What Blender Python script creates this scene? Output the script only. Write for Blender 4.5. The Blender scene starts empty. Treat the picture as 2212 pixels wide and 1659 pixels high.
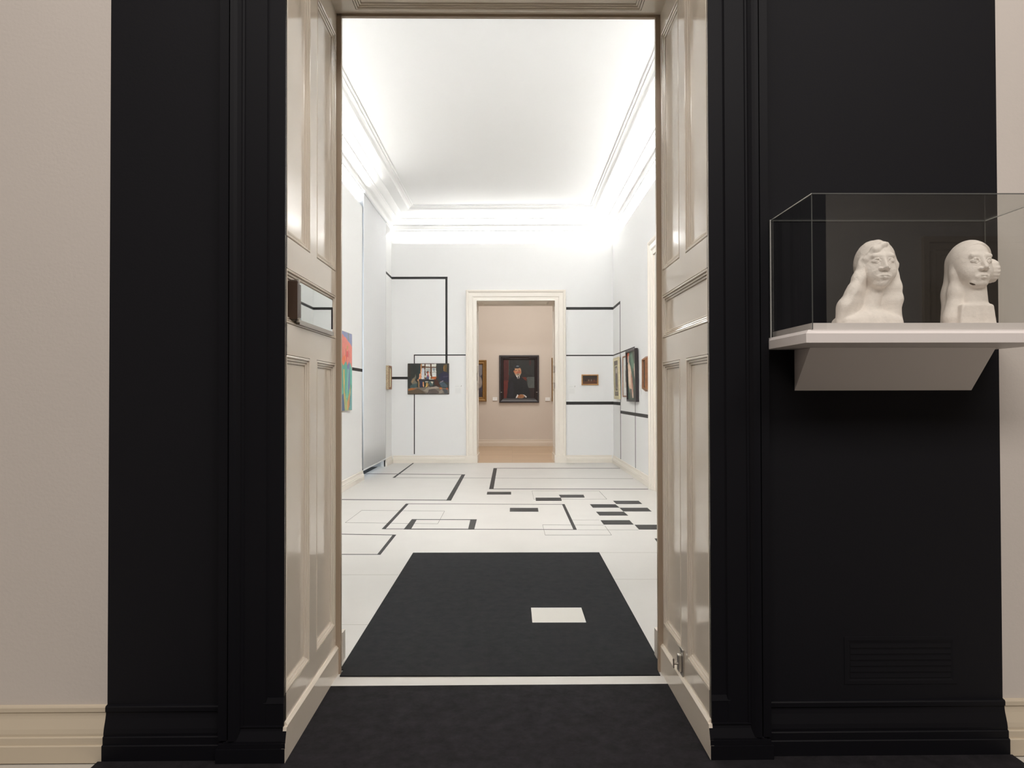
import bpy, math, random
import numpy as np
from mathutils import Matrix, Vector, noise
random.seed(7)
SC = bpy.context.scene
COL = SC.collection
# ------------------------------------------------------------------ camera
FOC, CAMH = 1475.0, 1.2
PITCH, ROLL = 0.0125, -0.002
cam_d = bpy.data.cameras.new('camera'); cam = bpy.data.objects.new('camera', cam_d); COL.objects.link(cam)
cam_d.sensor_width = 36.0; cam_d.lens = 36.0 * FOC / 2212.0
cam_d.shift_y = 4.0 / 2212.0; cam_d.clip_start = 0.02
RC = Matrix.Rotation(math.pi / 2 + PITCH, 3, 'X') @ Matrix.Rotation(ROLL, 3, 'Z')
cam.matrix_world = Matrix.Translation((0, 0, CAMH)) @ RC.to_4x4()
SC.camera = cam
def ray(px, py):                      # direction of a photo point, seen from the standpoint
    return RC @ Vector(((px - 1106) / FOC, (829.5 + 4.0 - py) / FOC, -1.0))
def on_floor(px, py, z=0.0):
    d = ray(px, py); t = (z - CAMH) / d.z
    return (d.x * t, d.y * t)
PHI = 0.01085                          # the front wall stands a little askew to the gallery
R1 = Matrix.Rotation(PHI, 3, 'Z')
F1 = R1.to_4x4()
F0 = Matrix.Identity(4)

# ------------------------------------------------------------------ materials
def lin(c):
    return tuple(((v / 255) / 12.92 if v / 255 <= 0.04045 else ((v / 255 + 0.055) / 1.055) ** 2.4) for v in c)
def mat(name, rgb, rough=0.6, metal=0.0, spec=0.5, nscale=0, nvar=0.06, bump=0.0, bscale=200.0, coat=0.0, lin_in=False, vor=False):
    m = bpy.data.materials.new(name); m.use_nodes = True
    nt = m.node_tree; b = nt.nodes['Principled BSDF']
    c = rgb if lin_in else lin(rgb)
    b.inputs['Base Color'].default_value = (*c, 1)
    b.inputs['Roughness'].default_value = rough; b.inputs['Metallic'].default_value = metal
    b.inputs['Specular IOR Level'].default_value = spec
    if coat: b.inputs['Coat Weight'].default_value = coat; b.inputs['Coat Roughness'].default_value = 0.08
    tc = nt.nodes.new('ShaderNodeTexCoord')
    if nscale:
        n = nt.nodes.new('ShaderNodeTexNoise'); n.inputs['Scale'].default_value = nscale; n.inputs['Detail'].default_value = 6
        nt.links.new(tc.outputs['Object'], n.inputs['Vector'])
        r = nt.nodes.new('ShaderNodeValToRGB')
        r.color_ramp.elements[0].position = 0.3; r.color_ramp.elements[1].position = 0.7
        r.color_ramp.elements[0].color = (*[v * (1 - nvar) for v in c], 1)
        r.color_ramp.elements[1].color = (*[min(1, v * (1 + nvar)) for v in c], 1)
        nt.links.new(n.outputs['Fac'], r.inputs['Fac']); nt.links.new(r.outputs['Color'], b.inputs['Base Color'])
    if bump:
        n2 = nt.nodes.new('ShaderNodeTexNoise'); n2.inputs['Scale'].default_value = bscale; n2.inputs['Detail'].default_value = 4
        nt.links.new(tc.outputs['Object'], n2.inputs['Vector'])
        bp = nt.nodes.new('ShaderNodeBump'); bp.inputs['Strength'].default_value = bump; bp.inputs['Distance'].default_value = 0.004
        nt.links.new(n2.outputs['Fac'], bp.inputs['Height']); nt.links.new(bp.outputs['Normal'], b.inputs['Normal'])
    return m
M = {}
M['white_wall'] = mat('white_wall_paint', (239, 239, 238), 0.7, bump=0.05, bscale=120)
M['ceiling'] = mat('white_ceiling_paint', (238, 238, 237), 0.8)
M['cornice'] = mat('white_plaster', (238, 238, 237), 0.7)
M['white_floor'] = mat('white_floor_paint', (212, 209, 204), 0.42, nscale=3, nvar=0.02)
M['seam'] = mat('floor_seam', (150, 143, 132), 0.7)
M['hair_line'] = mat('thin_grey_line', (120, 116, 110), 0.7)
M['tape'] = mat('black_tape', (20, 18, 18), 0.6)
M['cream'] = mat('cream_trim_paint', (236, 229, 218), 0.35)
M['gloss_cream'] = mat('gloss_cream_paint', (234, 223, 207), 0.1, spec=0.6, nscale=2, nvar=0.02, bump=0.03, bscale=9)
M['stop_cream'] = mat('brown_cream_stop_paint', (172, 154, 134), 0.3)  # door stop, darker and browner than the lining
M['black_paint'] = mat('black_wall_paint', (0.0080, 0.0078, 0.0102), 0.65, spec=0.15, bump=0.06, bscale=160, lin_in=True)
M['black_gloss'] = mat('black_trim_paint', (0.0072, 0.0070, 0.0092), 0.5, spec=0.12, lin_in=True)
M['beige_wall'] = mat('beige_wall_paint', (207, 199, 192), 0.75, bump=0.12, bscale=90, nscale=1.2, nvar=0.02)
M['beige_base'] = mat('beige_baseboard_paint', (206, 193, 172), 0.5)
M['grey_floor'] = mat('pale_floor_paint', (200, 195, 186), 0.5, nscale=3, nvar=0.03)
M['front_ceiling'] = mat('front_ceiling_paint', (225, 220, 212), 0.8)
M['far_wall'] = mat('pink_beige_wall_paint', (208, 197, 186), 0.75, nscale=1.5, nvar=0.02)
M['far_trim'] = mat('pink_beige_trim_paint', (214, 200, 184), 0.5)
M['plaster'] = mat('sculpture_plaster', (243, 234, 226), 0.8, nscale=60, nvar=0.05, bump=0.25, bscale=260)
M['shelf'] = mat('white_lacquer_shelf', (226, 219, 216), 0.45)
M['black_frame'] = mat('black_picture_frame', (38, 30, 32), 0.4, nscale=20, nvar=0.2)
M['wood_frame'] = mat('brown_wood_frame', (128, 82, 48), 0.5, nscale=18, nvar=0.25)
M['gold_frame'] = mat('dull_gold_frame', (140, 105, 58), 0.45, metal=0.35, nscale=90, nvar=0.35, bump=0.6, bscale=120)
M['ochre_frame'] = mat('ochre_wood_frame', (176, 130, 80), 0.5, nscale=30, nvar=0.15)
M['cream_frame'] = mat('cream_picture_frame', (200, 190, 155), 0.5, nscale=30, nvar=0.1)
M['grey_mat'] = mat('grey_mount_board', (120, 112, 102), 0.7)
M['white_mat'] = mat('white_mount_board', (228, 228, 224), 0.6)
M['aged_frame'] = mat('worn_gilt_frame', (176, 158, 130), 0.5, nscale=60, nvar=0.4, bump=0.5, bscale=90)
M['canvas_edge'] = mat('dark_canvas_edge', (62, 50, 42), 0.7)
M['label'] = mat('label_card', (238, 238, 236), 0.6)
M['label_text'] = mat('label_print', (214, 214, 213), 0.7)
M['label_edge'] = mat('label_edge', (120, 108, 98), 0.6)
M['chrome'] = mat('polished_chrome', (205, 200, 192), 0.3, metal=0.75)
M['steel'] = mat('brushed_steel', (150, 145, 138), 0.3, metal=1.0)
M['mirror'] = mat('mirror_glass', (225, 228, 226), 0.02, metal=1.0)
M['brown_metal'] = mat('bronzed_metal', (74, 58, 48), 0.35, metal=0.4)
M['blind'] = mat('white_blind_cloth', (226, 227, 228), 0.75, bump=0.05, bscale=400)
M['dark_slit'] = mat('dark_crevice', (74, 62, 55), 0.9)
# carpets
def carpet_mat(name, rgb, var):
    m = mat(name, rgb, 0.95, spec=0.15, nscale=17, nvar=var, bump=0.5, bscale=620)
    nz_ = [n for n in m.node_tree.nodes if n.type == 'TEX_NOISE' and abs(n.inputs['Scale'].default_value - 17) < .1][0]; nz_.inputs['Detail'].default_value = 12; nz_.inputs['Roughness'].default_value = .78
    return m
M['carpet'] = carpet_mat('charcoal_carpet_pile', (40, 40, 42), 0.35)
M['carpet_front'] = carpet_mat('black_carpet_pile', (37, 35, 38), 0.5)
M['carpet_white'] = mat('white_carpet_inset', (226, 223, 216), 0.8)
# oak floor
m = mat('oak_planks', (190, 165, 138), 0.4); nt = m.node_tree; b = nt.nodes['Principled BSDF']
tc = nt.nodes.new('ShaderNodeTexCoord'); br = nt.nodes.new('ShaderNodeTexBrick')
br.inputs['Scale'].default_value = 1; br.inputs['Brick Width'].default_value = 1.6; br.inputs['Row Height'].default_value = 0.12
br.inputs['Mortar Size'].default_value = 0.0015; br.inputs['Color1'].default_value = (*lin((196, 170, 142)), 1)
br.inputs['Color2'].default_value = (*lin((184, 158, 130)), 1); br.inputs['Mortar'].default_value = (*lin((120, 98, 78)), 1)
nt.links.new(tc.outputs['Object'], br.inputs['Vector']); nt.links.new(br.outputs['Color'], b.inputs['Base Color']); M['oak'] = m
# sheet glass: clear with a Fresnel reflection
def glass_mat():
    m = bpy.data.materials.new('clear_sheet_glass'); m.use_nodes = True; nt = m.node_tree
    for n in list(nt.nodes): nt.nodes.remove(n)
    out = nt.nodes.new('ShaderNodeOutputMaterial'); mix = nt.nodes.new('ShaderNodeMixShader')
    tr = nt.nodes.new('ShaderNodeBsdfTransparent'); gl = nt.nodes.new('ShaderNodeBsdfGlossy'); fr = nt.nodes.new('ShaderNodeFresnel')
    ge = nt.nodes.new('ShaderNodeNewGeometry'); mm = nt.nodes.new('ShaderNodeMath'); mm.operation = 'MULTIPLY_ADD'; mm.inputs[1].default_value = 1 / 1.56 - 1.56; mm.inputs[2].default_value = 1.56
    nt.links.new(ge.outputs['Backfacing'], mm.inputs[0]); nt.links.new(mm.outputs[0], fr.inputs['IOR']); gl.inputs['Roughness'].default_value = 0.0
    tr.inputs['Color'].default_value = (0.985, 0.99, 0.985, 1)
    nt.links.new(fr.outputs[0], mix.inputs[0]); nt.links.new(tr.outputs[0], mix.inputs[1]); nt.links.new(gl.outputs[0], mix.inputs[2])
    nt.links.new(mix.outputs[0], out.inputs[0]); return m
M['glass'] = glass_mat()
M['glass_edge'] = mat('ground_glass_edge', (225, 225, 218), 0.3); M['glass_edge_dim'] = mat('polished_glass_edge', (96, 97, 95), 0.15)  # same glass
M['seal'] = mat('clear_white_seal', (232, 230, 224), 0.4)  # white that paints a highlight along the pane edge
# painted canvases read a colour stored on the mesh
m = mat('oil_paint', (128, 128, 128), 0.45, spec=0.3); nt = m.node_tree
at = nt.nodes.new('ShaderNodeAttribute'); at.attribute_name = 'paint'
nt.links.new(at.outputs['Color'], nt.nodes['Principled BSDF'].inputs['Base Color']); M['paint'] = m
m = bpy.data.materials.new('daylight_pane'); m.use_nodes = True; b = m.node_tree.nodes['Principled BSDF']
b.inputs['Emission Color'].default_value = (0.72, 0.85, 1, 1); b.inputs['Emission Strength'].default_value = 1.6; M['sky_pane'] = m

# ------------------------------------------------------------------ mesh builder
class MB:
    def __init__(s): s.v = []; s.f = []; s.mi = []; s.mats = []
    def mid(s, m):
        if m not in s.mats: s.mats.append(m)
        return s.mats.index(m)
    def poly(s, pts, m):
        i = len(s.v); s.v += [tuple(p) for p in pts]; s.f.append(tuple(range(i, i + len(pts)))); s.mi.append(s.mid(m)); return s
    def faces(s, pts, fs, m):
        i = len(s.v); s.v += [tuple(p) for p in pts]; k = s.mid(m)
        for f in fs: s.f.append(tuple(i + a for a in f)); s.mi.append(k)
        return s
    def box(s, x0, x1, y0, y1, z0, z1, m):
        p = [(x, y, z) for z in (z0, z1) for y in (y0, y1) for x in (x0, x1)]
        return s.faces(p, [(0, 2, 3, 1), (4, 5, 7, 6), (0, 1, 5, 4), (2, 6, 7, 3), (0, 4, 6, 2), (1, 3, 7, 5)], m)
    def prism(s, poly, vec, m):               # closed outline (3D points) pushed along vec
        n = len(poly); p = [tuple(q) for q in poly] + [(q[0] + vec[0], q[1] + vec[1], q[2] + vec[2]) for q in poly]
        fs = [tuple(range(n - 1, -1, -1)), tuple(range(n, 2 * n))] + [(i, (i + 1) % n, n + (i + 1) % n, n + i) for i in range(n)]
        return s.faces(p, fs, m)
    def strip(s, rings, m, closed=False):     # skin between successive rings of equal length
        n = len(rings[0]); p = [q for r in rings for q in r]; fs = []
        for a in range(len(rings) - 1):
            for i in range(n if closed else n - 1):
                j = (i + 1) % n; fs.append((a * n + i, a * n + j, (a + 1) * n + j, (a + 1) * n + i))
        return s.faces(p, fs, m)
    def cyl(s, a, b, r, m, n=16):
        a, b = Vector(a), Vector(b); d = (b - a).normalized(); t = d.orthogonal().normalized(); u = d.cross(t)
        ra = [a + (t * math.cos(k * 2 * math.pi / n) + u * math.sin(k * 2 * math.pi / n)) * r for k in range(n)]
        rb = [q + (b - a) for q in ra]
        s.strip([ra, rb], m, True); s.poly(ra, m); s.poly(rb, m); return s
    def build(s, name, parent=None, frame=None, recalc=True, smooth=False):
        me = bpy.data.meshes.new(name); me.from_pydata(s.v, [], s.f)
        for k in s.mats: me.materials.append(M[k])
        me.polygons.foreach_set('material_index', s.mi)
        if recalc:
            import bmesh
            bm = bmesh.new(); bm.from_mesh(me); bmesh.ops.remove_doubles(bm, verts=bm.verts, dist=1e-6)
            bmesh.ops.recalc_face_normals(bm, faces=bm.faces); bm.to_mesh(me); bm.free()
        if smooth: me.polygons.foreach_set('use_smooth', [True] * len(me.polygons))
        me.update()
        o = bpy.data.objects.new(name, me); COL.objects.link(o)
        if parent: o.parent = parent
        elif frame is not None: o.matrix_world = frame
        return o
def tag(o, label, cat, group=None):
    o['label'] = label; o['category'] = cat
    if group: o['group'] = group
    return o
def struct(o): o['kind'] = 'structure'; return o
def empty(name, loc, frame=F0, rz=0):
    o = bpy.data.objects.new(name, None); COL.objects.link(o); o.empty_display_size = 0.1
    o.matrix_world = frame @ Matrix.Translation(loc) @ Matrix.Rotation(rz, 4, 'Z'); return o
def bevel(o, w, seg=2):
    md = o.modifiers.new('bevel', 'BEVEL'); md.width = w; md.segments = seg; md.limit_method = 'ANGLE'; return o

# ================================================================== FRONT ROOM (frame F1: u right, v away)
WV = 2.29                         # wall face
UL, UR, DT = -0.7275, 0.683, 2.857   # doorway
VN, VF = 2.262, 2.956             # reveal from casing face to door stop
BL, BR = -1.318, 1.672            # black field
RL, RR, RB, RT = -4.3, 6.9, -3.4, 4.4
w = MB()
for a, b2, m in ((RL, BL, 'beige_wall'), (BR, RR, 'beige_wall')): w.box(a, b2, WV, WV + .12, 0, RT, m)
w.box(BL, UL - .04, WV, WV + .12, 0, RT, 'black_paint'); w.box(UR + .04, BR, WV, WV + .12, 0, RT, 'black_paint')
w.box(UL - .04, UR + .04, WV, WV + .12, DT + .04, RT, 'black_paint')
struct(w.build('wall_front', frame=F1))
struct(MB().box(RL - .1, RL, RB, WV, 0, RT, 'beige_wall').build('wall_near_left', frame=F1))
struct(MB().box(RR, RR + .1, RB, WV, 0, RT, 'beige_wall').build('wall_near_right', frame=F1))
o = MB().box(RL - .1, 3.49, RB - .1, RB, 0, RT, 'black_paint').box(3.49, RR + .1, RB - .1, RB, 0, RT, 'front_ceiling')
struct(o.build('wall_behind', frame=F1))
d4 = struct(empty('door_4', (5.55, RB, 0), F1))
MB().strip([[(-.82 - q, p, 0), (-.82 - q, p, 2.7 + q), (.82 + q, p, 2.7 + q), (.82 + q, p, 0)] for q, p in ((0, 0), (0, .02), (.05, .02), (.06, .03), (.13, .03), (.14, .05), (.2, .05), (.2, 0))], 'beige_base').build('casing', d4)
o = MB().box(-.82, .82, 0, .012, 0, 2.7, 'beige_base')
for z0, z1 in ((.2, 1.2), (1.32, 1.55), (1.67, 2.55)):
    for x in (-.41, .41): o.strip([[(x - .3 + i, p, z0 + i), (x + .3 - i, p, z0 + i), (x + .3 - i, p, z1 - i), (x - .3 + i, p, z1 - i)] for i, p in ((0, .012), (.005, .03), (.03, .03), (.04, .012))], 'beige_base', True)
o.build('leaf', d4)
struct(MB().box(RL - .1, RR + .1, RB - .1, WV + .12, RT, RT + .1, 'front_ceiling').build('ceiling_front', frame=F1))
struct(MB().box(RL - .1, RR + .1, RB - .1, WV + .12, -.1, -.004, 'grey_floor').build('floor_front', frame=F1))
# baseboards with a cyma profile (protrusion, height)
BASE = [(0, 0), (.033, 0), (.033, .053), (.031, .0555), (.027, .0555), (.027, .078), (.025, .081), (.022, .0815), (.0225, .090), (.020, .104), (.0155, .119), (.011, .134),
        (.0085, .146), (.008, .155), (.0125, .1565), (.0125, .170), (.010, .174), (0, .176)]
def base_run(mb, x0, x1, v, m, prof=BASE, sgn=-1):
    mb.prism([(x0, v + sgn * p, z) for p, z in prof], (x1 - x0, 0, 0), m)
CO = -0.207; CW = 0.207            # casing width
a = MB(); base_run(a, RL, BL, WV, 'beige_base'); base_run(a, BL, UL - CW, WV, 'black_gloss'); struct(a.build('baseboard_front_left', frame=F1))
a = MB(); base_run(a, BR, RR, WV, 'beige_base'); base_run(a, UR + CW * .92, BR, WV, 'black_gloss'); struct(a.build('baseboard_front_right', frame=F1))
# ---- black casing round the doorway, mouldings return along its foot
CAS = [(0, 0), (0, .022), (.052, .022), (.055, .025), (.058, .029), (.128, .029), (.131, .033), (.137, .034), (.140, .038), (.150, .046), (.160, .050), (.172, .052),
       (.1735, .030), (.177, .030), (.178, .046), (.207, .046), (.207, 0)]
def arch_rings(uL, uR, zt, z0, v, prof, sgn=-1, kr=1.0):
    return [[(uL - q, v + sgn * p, z0), (uL - q, v + sgn * p, zt + q), (uR + q * kr, v + sgn * p, zt + q), (uR + q * kr, v + sgn * p, z0)] for q, p in prof]
d1 = struct(empty('door_1', (0, 0, 0), F1))
MB().strip(arch_rings(UL, UR, DT, .075, WV, CAS, -1, .92), 'black_gloss').build('casing', d1)
def plinth(s, u0):
    a = MB()
    x = lambda q: u0 + s * q * (.92 if s > 0 and q > 0 else 1)
    def bx(q0, q1, p, z0, z1): a.box(min(x(q0), x(q1)), max(x(q0), x(q1)), WV - p, WV, z0, z1, 'black_gloss')
    bx(-.0118, .212, .054, 0, .050); bx(-.0118, .205, .050, .050, .066); bx(-.0118, .19, .047, .066, .071)
    # sloping moulding mitred at its outer end
    for (z0, z1, p0, p1, qa, qb) in ((.0715, .080, .046, .043, .183, .172), (.080, .1, .043, .036, .172, .152), (.1, .112, .036, .033, .152, .144), (.112, .116, .037, .037, .142, .138)):
        e0 = -.0118 if z1 < .11 else 0
        pts = [(x(e0), WV, z0), (x(qa), WV, z0), (x(qa), WV - p0, z0), (x(e0), WV - p0, z0)]
        top = [(x(e0), WV, z1), (x(qb), WV, z1), (x(qb), WV - p1, z1), (x(e0), WV - p1, z1)]
        a.strip([pts, top], 'black_gloss', True); a.poly(pts, 'black_gloss'); a.poly(top, 'black_gloss')
    pts = [(x(0), WV, .186), (x(.068), WV, .186), (x(.068), WV - .03, .186), (x(0), WV - .03, .186)]
    top = [(x(0), WV, .204), (x(.056), WV, .204), (x(.056), WV - .024, .204), (x(0), WV - .024, .204)]
    a.strip([pts, top], 'black_gloss', True); a.poly(pts, 'black_gloss'); a.poly(top, 'black_gloss')
    bx(0, .06, .0285, .116, .186)
    a.build('plinth', d1)
plinth(-1, UL); plinth(1, UR)
# ---- panelled lining of the thick wall
MOULD = [(0, 0), (.0008, -.0050), (.0020, -.0050), (.0030, .0004), (.0060, .0016), (.0100, .0004), (.0110, -.0075), (.0122, -.0075), (.0132, -.0030), (.0185, -.0055), (.0195, -.0125), (.0207, -.0125), (.0217, -.0080), (.0270, -.0105), (.0280, -.0175), (.0292, -.0175), (.0305, -.0140), (.0350, -.0150)]
def panelled(mapf, a0, a1, b0, b1, rects, m, parent, name, prof=MOULD):
    fr = MB(); av = sorted({a0, a1, *[r[0] for r in rects], *[r[1] for r in rects]}); bv = sorted({b0, b1, *[r[2] for r in rects], *[r[3] for r in rects]})
    for i in range(len(av) - 1):
        for j in range(len(bv) - 1):
            ca, cb = (av[i] + av[i + 1]) / 2, (bv[j] + bv[j + 1]) / 2
            if any(r[0] < ca < r[1] and r[2] < cb < r[3] for r in rects): continue
            fr.poly([mapf(av[i], bv[j], 0), mapf(av[i + 1], bv[j], 0), mapf(av[i + 1], bv[j + 1], 0), mapf(av[i], bv[j + 1], 0)], m)
    o = fr.build(name, parent)
    for r in rects:
        p = MB(); rings = []
        for ins, dep in prof:
            rings.append([mapf(r[0] + ins, r[2] + ins, dep), mapf(r[1] - ins, r[2] + ins, dep), mapf(r[1] - ins, r[3] - ins, dep), mapf(r[0] + ins, r[3] - ins, dep)])
        p.strip(rings, m, True); p.poly(rings[-1], m); p.build('panel', o)
    return o
RECTS = [(2.281, 2.561, 1.730, 2.763), (2.650, 2.944, 1.730, 2.763), (2.281, 2.944, 1.439, 1.626), (2.281, 2.561, .208, 1.335), (2.650, 2.944, .208, 1.335)]
for s, U in ((-1, UL), (1, UR)):
    jb = panelled(lambda v, z, d, s=s, U=U: (U - s * d, v, z), WV - .022, VF, 0, DT, RECTS, 'gloss_cream', d1, 'jamb')
    k = MB()                             # skirting of the lining
    k.prism([(U, WV - .020, 0), (U - s * .012, WV - .020, 0), (U - s * .012, WV - .020, .112), (U - s * .004, WV - .020, .122), (U, WV - .020, .122)], (0, VF - WV + .020, 0), 'gloss_cream')
    k.prism([(U, WV - a_, z_) for a_, z_ in ((.020, 0), (.0532, 0), (.0532, .0495), (.0492, .0502), (.0492, .0655), (.0462, .0662), (.0452, .0715), (.0422, .0800), (.0352, .1000), (.0322, .1110), (.020, .1110))], (-s * .0121, 0, 0), 'gloss_cream')
    k.build('jamb_skirting', d1)
    st = MB()                            # rebated stop at the gallery end
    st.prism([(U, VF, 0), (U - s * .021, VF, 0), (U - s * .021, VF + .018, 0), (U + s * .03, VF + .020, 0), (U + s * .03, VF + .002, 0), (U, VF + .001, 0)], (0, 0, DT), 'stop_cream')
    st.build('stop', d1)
panelled(lambda u, v, d: (u, v, DT + d * -1), UL, UR, WV - .022, VF, [(UL + .09, UR - .09, 2.36, 2.925)], 'gloss_cream', d1, 'soffit')
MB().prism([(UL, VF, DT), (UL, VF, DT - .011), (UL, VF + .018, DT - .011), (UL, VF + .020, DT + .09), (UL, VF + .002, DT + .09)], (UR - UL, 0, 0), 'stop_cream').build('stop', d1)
rb = MB()                                # rebate towards the gallery, cream
for s, U in ((-1, UL), (1, UR)):
    rb.prism([(U + s * .030, VF + .02, 0), (U + s * .030, 3.115, 0), (U + s * .05, 3.115, 0), (U + s * .05, VF + .02, 0)], (0, 0, DT + .08), 'cream')
    rb.prism([(U + s * .002, 3.09, 0), (U + s * .002, 3.14, 0), (U + s * .2, 3.14, 0), (U + s * .2, 3.09, 0)], (0, 0, .13), 'cream')
rb.box(UL - .05, UR + .05, VF + .02, 3.115, DT + .08, DT + .1, 'cream'); rb.build('rebate', d1)
# white threshold strip
struct(MB().box(UL + .012, UR - .012, 2.825, 2.906, -.004, .004, 'white_floor').build('trim_threshold', frame=F1))
# black carpet of the front room
c = MB()
c.poly([(BL - .012, RB + .6, .005), (BR + .006, RB + .6, .005), (BR + .006, WV - .03, .005), (UR + .001, WV - .03, .005), (UR + .001, WV - .0205, .005), (UR - .0115, WV - .0205, .005), (UR - .0115, 2.825, .005), (UL + .0115, 2.825, .005),
        (UL + .0115, WV - .0205, .005), (UL - .001, WV - .0205, .005), (UL - .001, WV - .03, .005), (BL - .012, WV - .03, .005)], 'carpet_front')
o = c.build('carpet', frame=F1); sol = o.modifiers.new('thick', 'SOLIDIFY'); sol.thickness = .008; sol.offset = -1
tag(o, 'black pile carpet nearest the camera, in front of the white threshold strip', 'carpet')
# ---- sign holder with mirror face, in the left lining's middle panel
s = empty('sign_holder', (UL - .015, 2.61, 1.455), F1)
tag(s, 'mirror-faced sign holder with bronzed end on the left door lining', 'sign holder')
MB().box(0, .022, -.252, .244, 0, .142, 'steel').build('body', s)
MB().box(.0225, .0242, -.214, .243, .006, .139, 'mirror').build('mirror_face', s)
o = MB().box(0, .034, -.268, -.2525, .004, .136, 'brown_metal').box(.0225, .034, -.2525, -.226, .012, .128, 'brown_metal').build('end_cap', s); bevel(o, .002)
MB().box(.0244, .027, .236, .243, .018, .108, 'black_frame').build('end_clip', s)
for z in (-.004, .130): MB().cyl((.027, -.238, z), (.027, -.238, z + .016), .0065, 'chrome').build('pin', s)
MB().box(.0, .030, -.228, .246, -.010, -.0005, 'steel').box(.026, .030, -.228, .246, -.0005, .006, 'steel').build('rail', s)
# ---- bolt on the right lining
s = empty('door_bolt', (UR, 2.63, .115), F1)
tag(s, 'small chrome bolt low on the right door lining', 'bolt')
o = MB().box(-.006, -.0005, -.022, .022, 0, .108, 'chrome').build('plate', s); bevel(o, .002)
o = MB().box(-.020, -.0065, -.014, .012, .022, .086, 'chrome').build('case', s); bevel(o, .003)
MB().cyl((-.020, -.002, .05), (-.034, -.002, .05), .004, 'steel').box(-.038, -.034, -.006, .002, .034, .068, 'steel').build('slide', s)
# ---- black vent cover low on the black wall
s = empty('vent_cover', (1.327, WV, .225), F1)
tag(s, 'black painted vent cover low on the black wall below the display shelf', 'vent cover')
f = MB(); W2, H2 = .19, .16
rings = [[(-W2 + i, -p, i), (W2 - i, -p, i), (W2 - i, -p, H2 - i), (-W2 + i, -p, H2 - i)] for i, p in ((0, 0), (.001, .002), (.012, .002), (.020, .0006))]
f.strip(rings, 'black_paint', True); f.build('frame', s)
g = MB()
for k in range(6): g.prism([(-W2 + .02, -.0015, .022 + k * .02), (-W2 + .02, -.0021, .022 + k * .02), (-W2 + .02, -.0015, .036 + k * .02)], (2 * W2 - .04, 0, 0), 'black_paint')
g.build('grille', s)

# ---- display shelf, glass case
s = empty('wall_shelf', (1.262, WV, 1.348), F1)
tag(s, 'white bracketed display shelf mounted on the black wall at right', 'shelf')
hw = .389
o = MB()
bt = [[(-hw, 0, 0), (-hw, -.325, 0), (hw, -.325, 0), (hw, 0, 0)], [(-hw, 0, .027), (-hw, -.325, .027), (hw, -.325, .027), (hw, 0, .027)], [(-hw + .014, 0, .039), (-hw + .014, -.309, .039), (hw - .014, -.309, .039), (hw - .014, 0, .039)]]
o.strip(bt, 'shelf', True); o.poly(bt[0], 'shelf'); o.poly(bt[2], 'shelf'); o.build('shelf_board', s)
MB().box(-.360, .360, -.296, -.006, .0392, .060, 'shelf').build('plinth', s)
MB().prism([(-.285, 0, -.0005), (-.285, -.118, -.0005), (-.285, 0, -.137)], (.600, 0, 0), 'shelf').build('bracket', s)
s = empty('glass_case', (1.262, WV, 1.3875), F1)
tag(s, 'clear glass case over two white sculpted heads on the shelf', 'glass case')
gw, gd0, gd1, gh, t = .366, -.004, -.316, .398, .0032
def pane(x0, x1, y0, y1, z0, z1, thin, name):
    a = MB(); p = [(x, y, z) for z in (z0, z1) for y in (y0, y1) for x in (x0, x1)]
    fs = {'z0': (0, 2, 3, 1), 'z1': (4, 5, 7, 6), 'y0': (0, 1, 5, 4), 'y1': (2, 6, 7, 3), 'x0': (0, 4, 6, 2), 'x1': (1, 3, 7, 5)}
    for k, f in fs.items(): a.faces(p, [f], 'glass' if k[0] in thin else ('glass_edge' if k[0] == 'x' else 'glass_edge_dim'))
    return a.build(name, s, recalc=True)
e = .0004
MB().box(-gw - .0022, -gw - .0002, gd0 - .006, gd0 + .002, 0, gh, 'seal').build('edge_seal', s)  # added strip, its white stands in for light caught on the edge
pane(-gw, gw, gd1, gd1 + t, 0, gh - t - e, 'xyz', 'front_pane')
pane(-gw, -gw + t, gd1 + t + e, gd0, 0, gh - t - e, 'x', 'side_pane')
pane(gw - t, gw, gd1 + t + e, gd0, 0, gh - t - e, 'x', 'side_pane')
pane(-gw, gw, gd1, gd0, gh - t, gh, 'z', 'top_pane')

# ---- the two plaster heads: surfaces found along rays through a blended solid (millimetres)
def sell(P, c, r):
    q = (P - np.array(c)) / np.array(r); k0 = np.sqrt((q * q).sum(-1)); q2 = (P - np.array(c)) / (np.array(r) ** 2); k1 = np.sqrt((q2 * q2).sum(-1)) + 1e-9
    return k0 * (k0 - 1) / k1
def scap(P, a, b, ra, rb):
    a, b = np.array(a, float), np.array(b, float); d = b - a; h = np.clip(((P - a) @ d) / (d @ d), 0, 1)
    return np.sqrt(((P - a - h[..., None] * d) ** 2).sum(-1)) - (ra + (rb - ra) * h)
def smin(a, b, k):
    h = np.clip(.5 + .5 * (b - a) / k, 0, 1); return b + (a - b) * h - k * h * (1 - h)
def smax(a, b, k): return -smin(-a, -b, k)
def chain(P, pts, k=8):
    d = None
    for (p, r), (q, r2) in zip(pts[:-1], pts[1:]):
        e_ = scap(P, p, q, r, r2); d = e_ if d is None else smin(d, e_, k)
    return d
def box3(P, c, h, r):
    q = np.abs(P - np.array(c)) - np.array(h) + r
    return np.sqrt((np.maximum(q, 0) ** 2).sum(-1)) + np.minimum(q.max(-1), 0) - r
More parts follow.
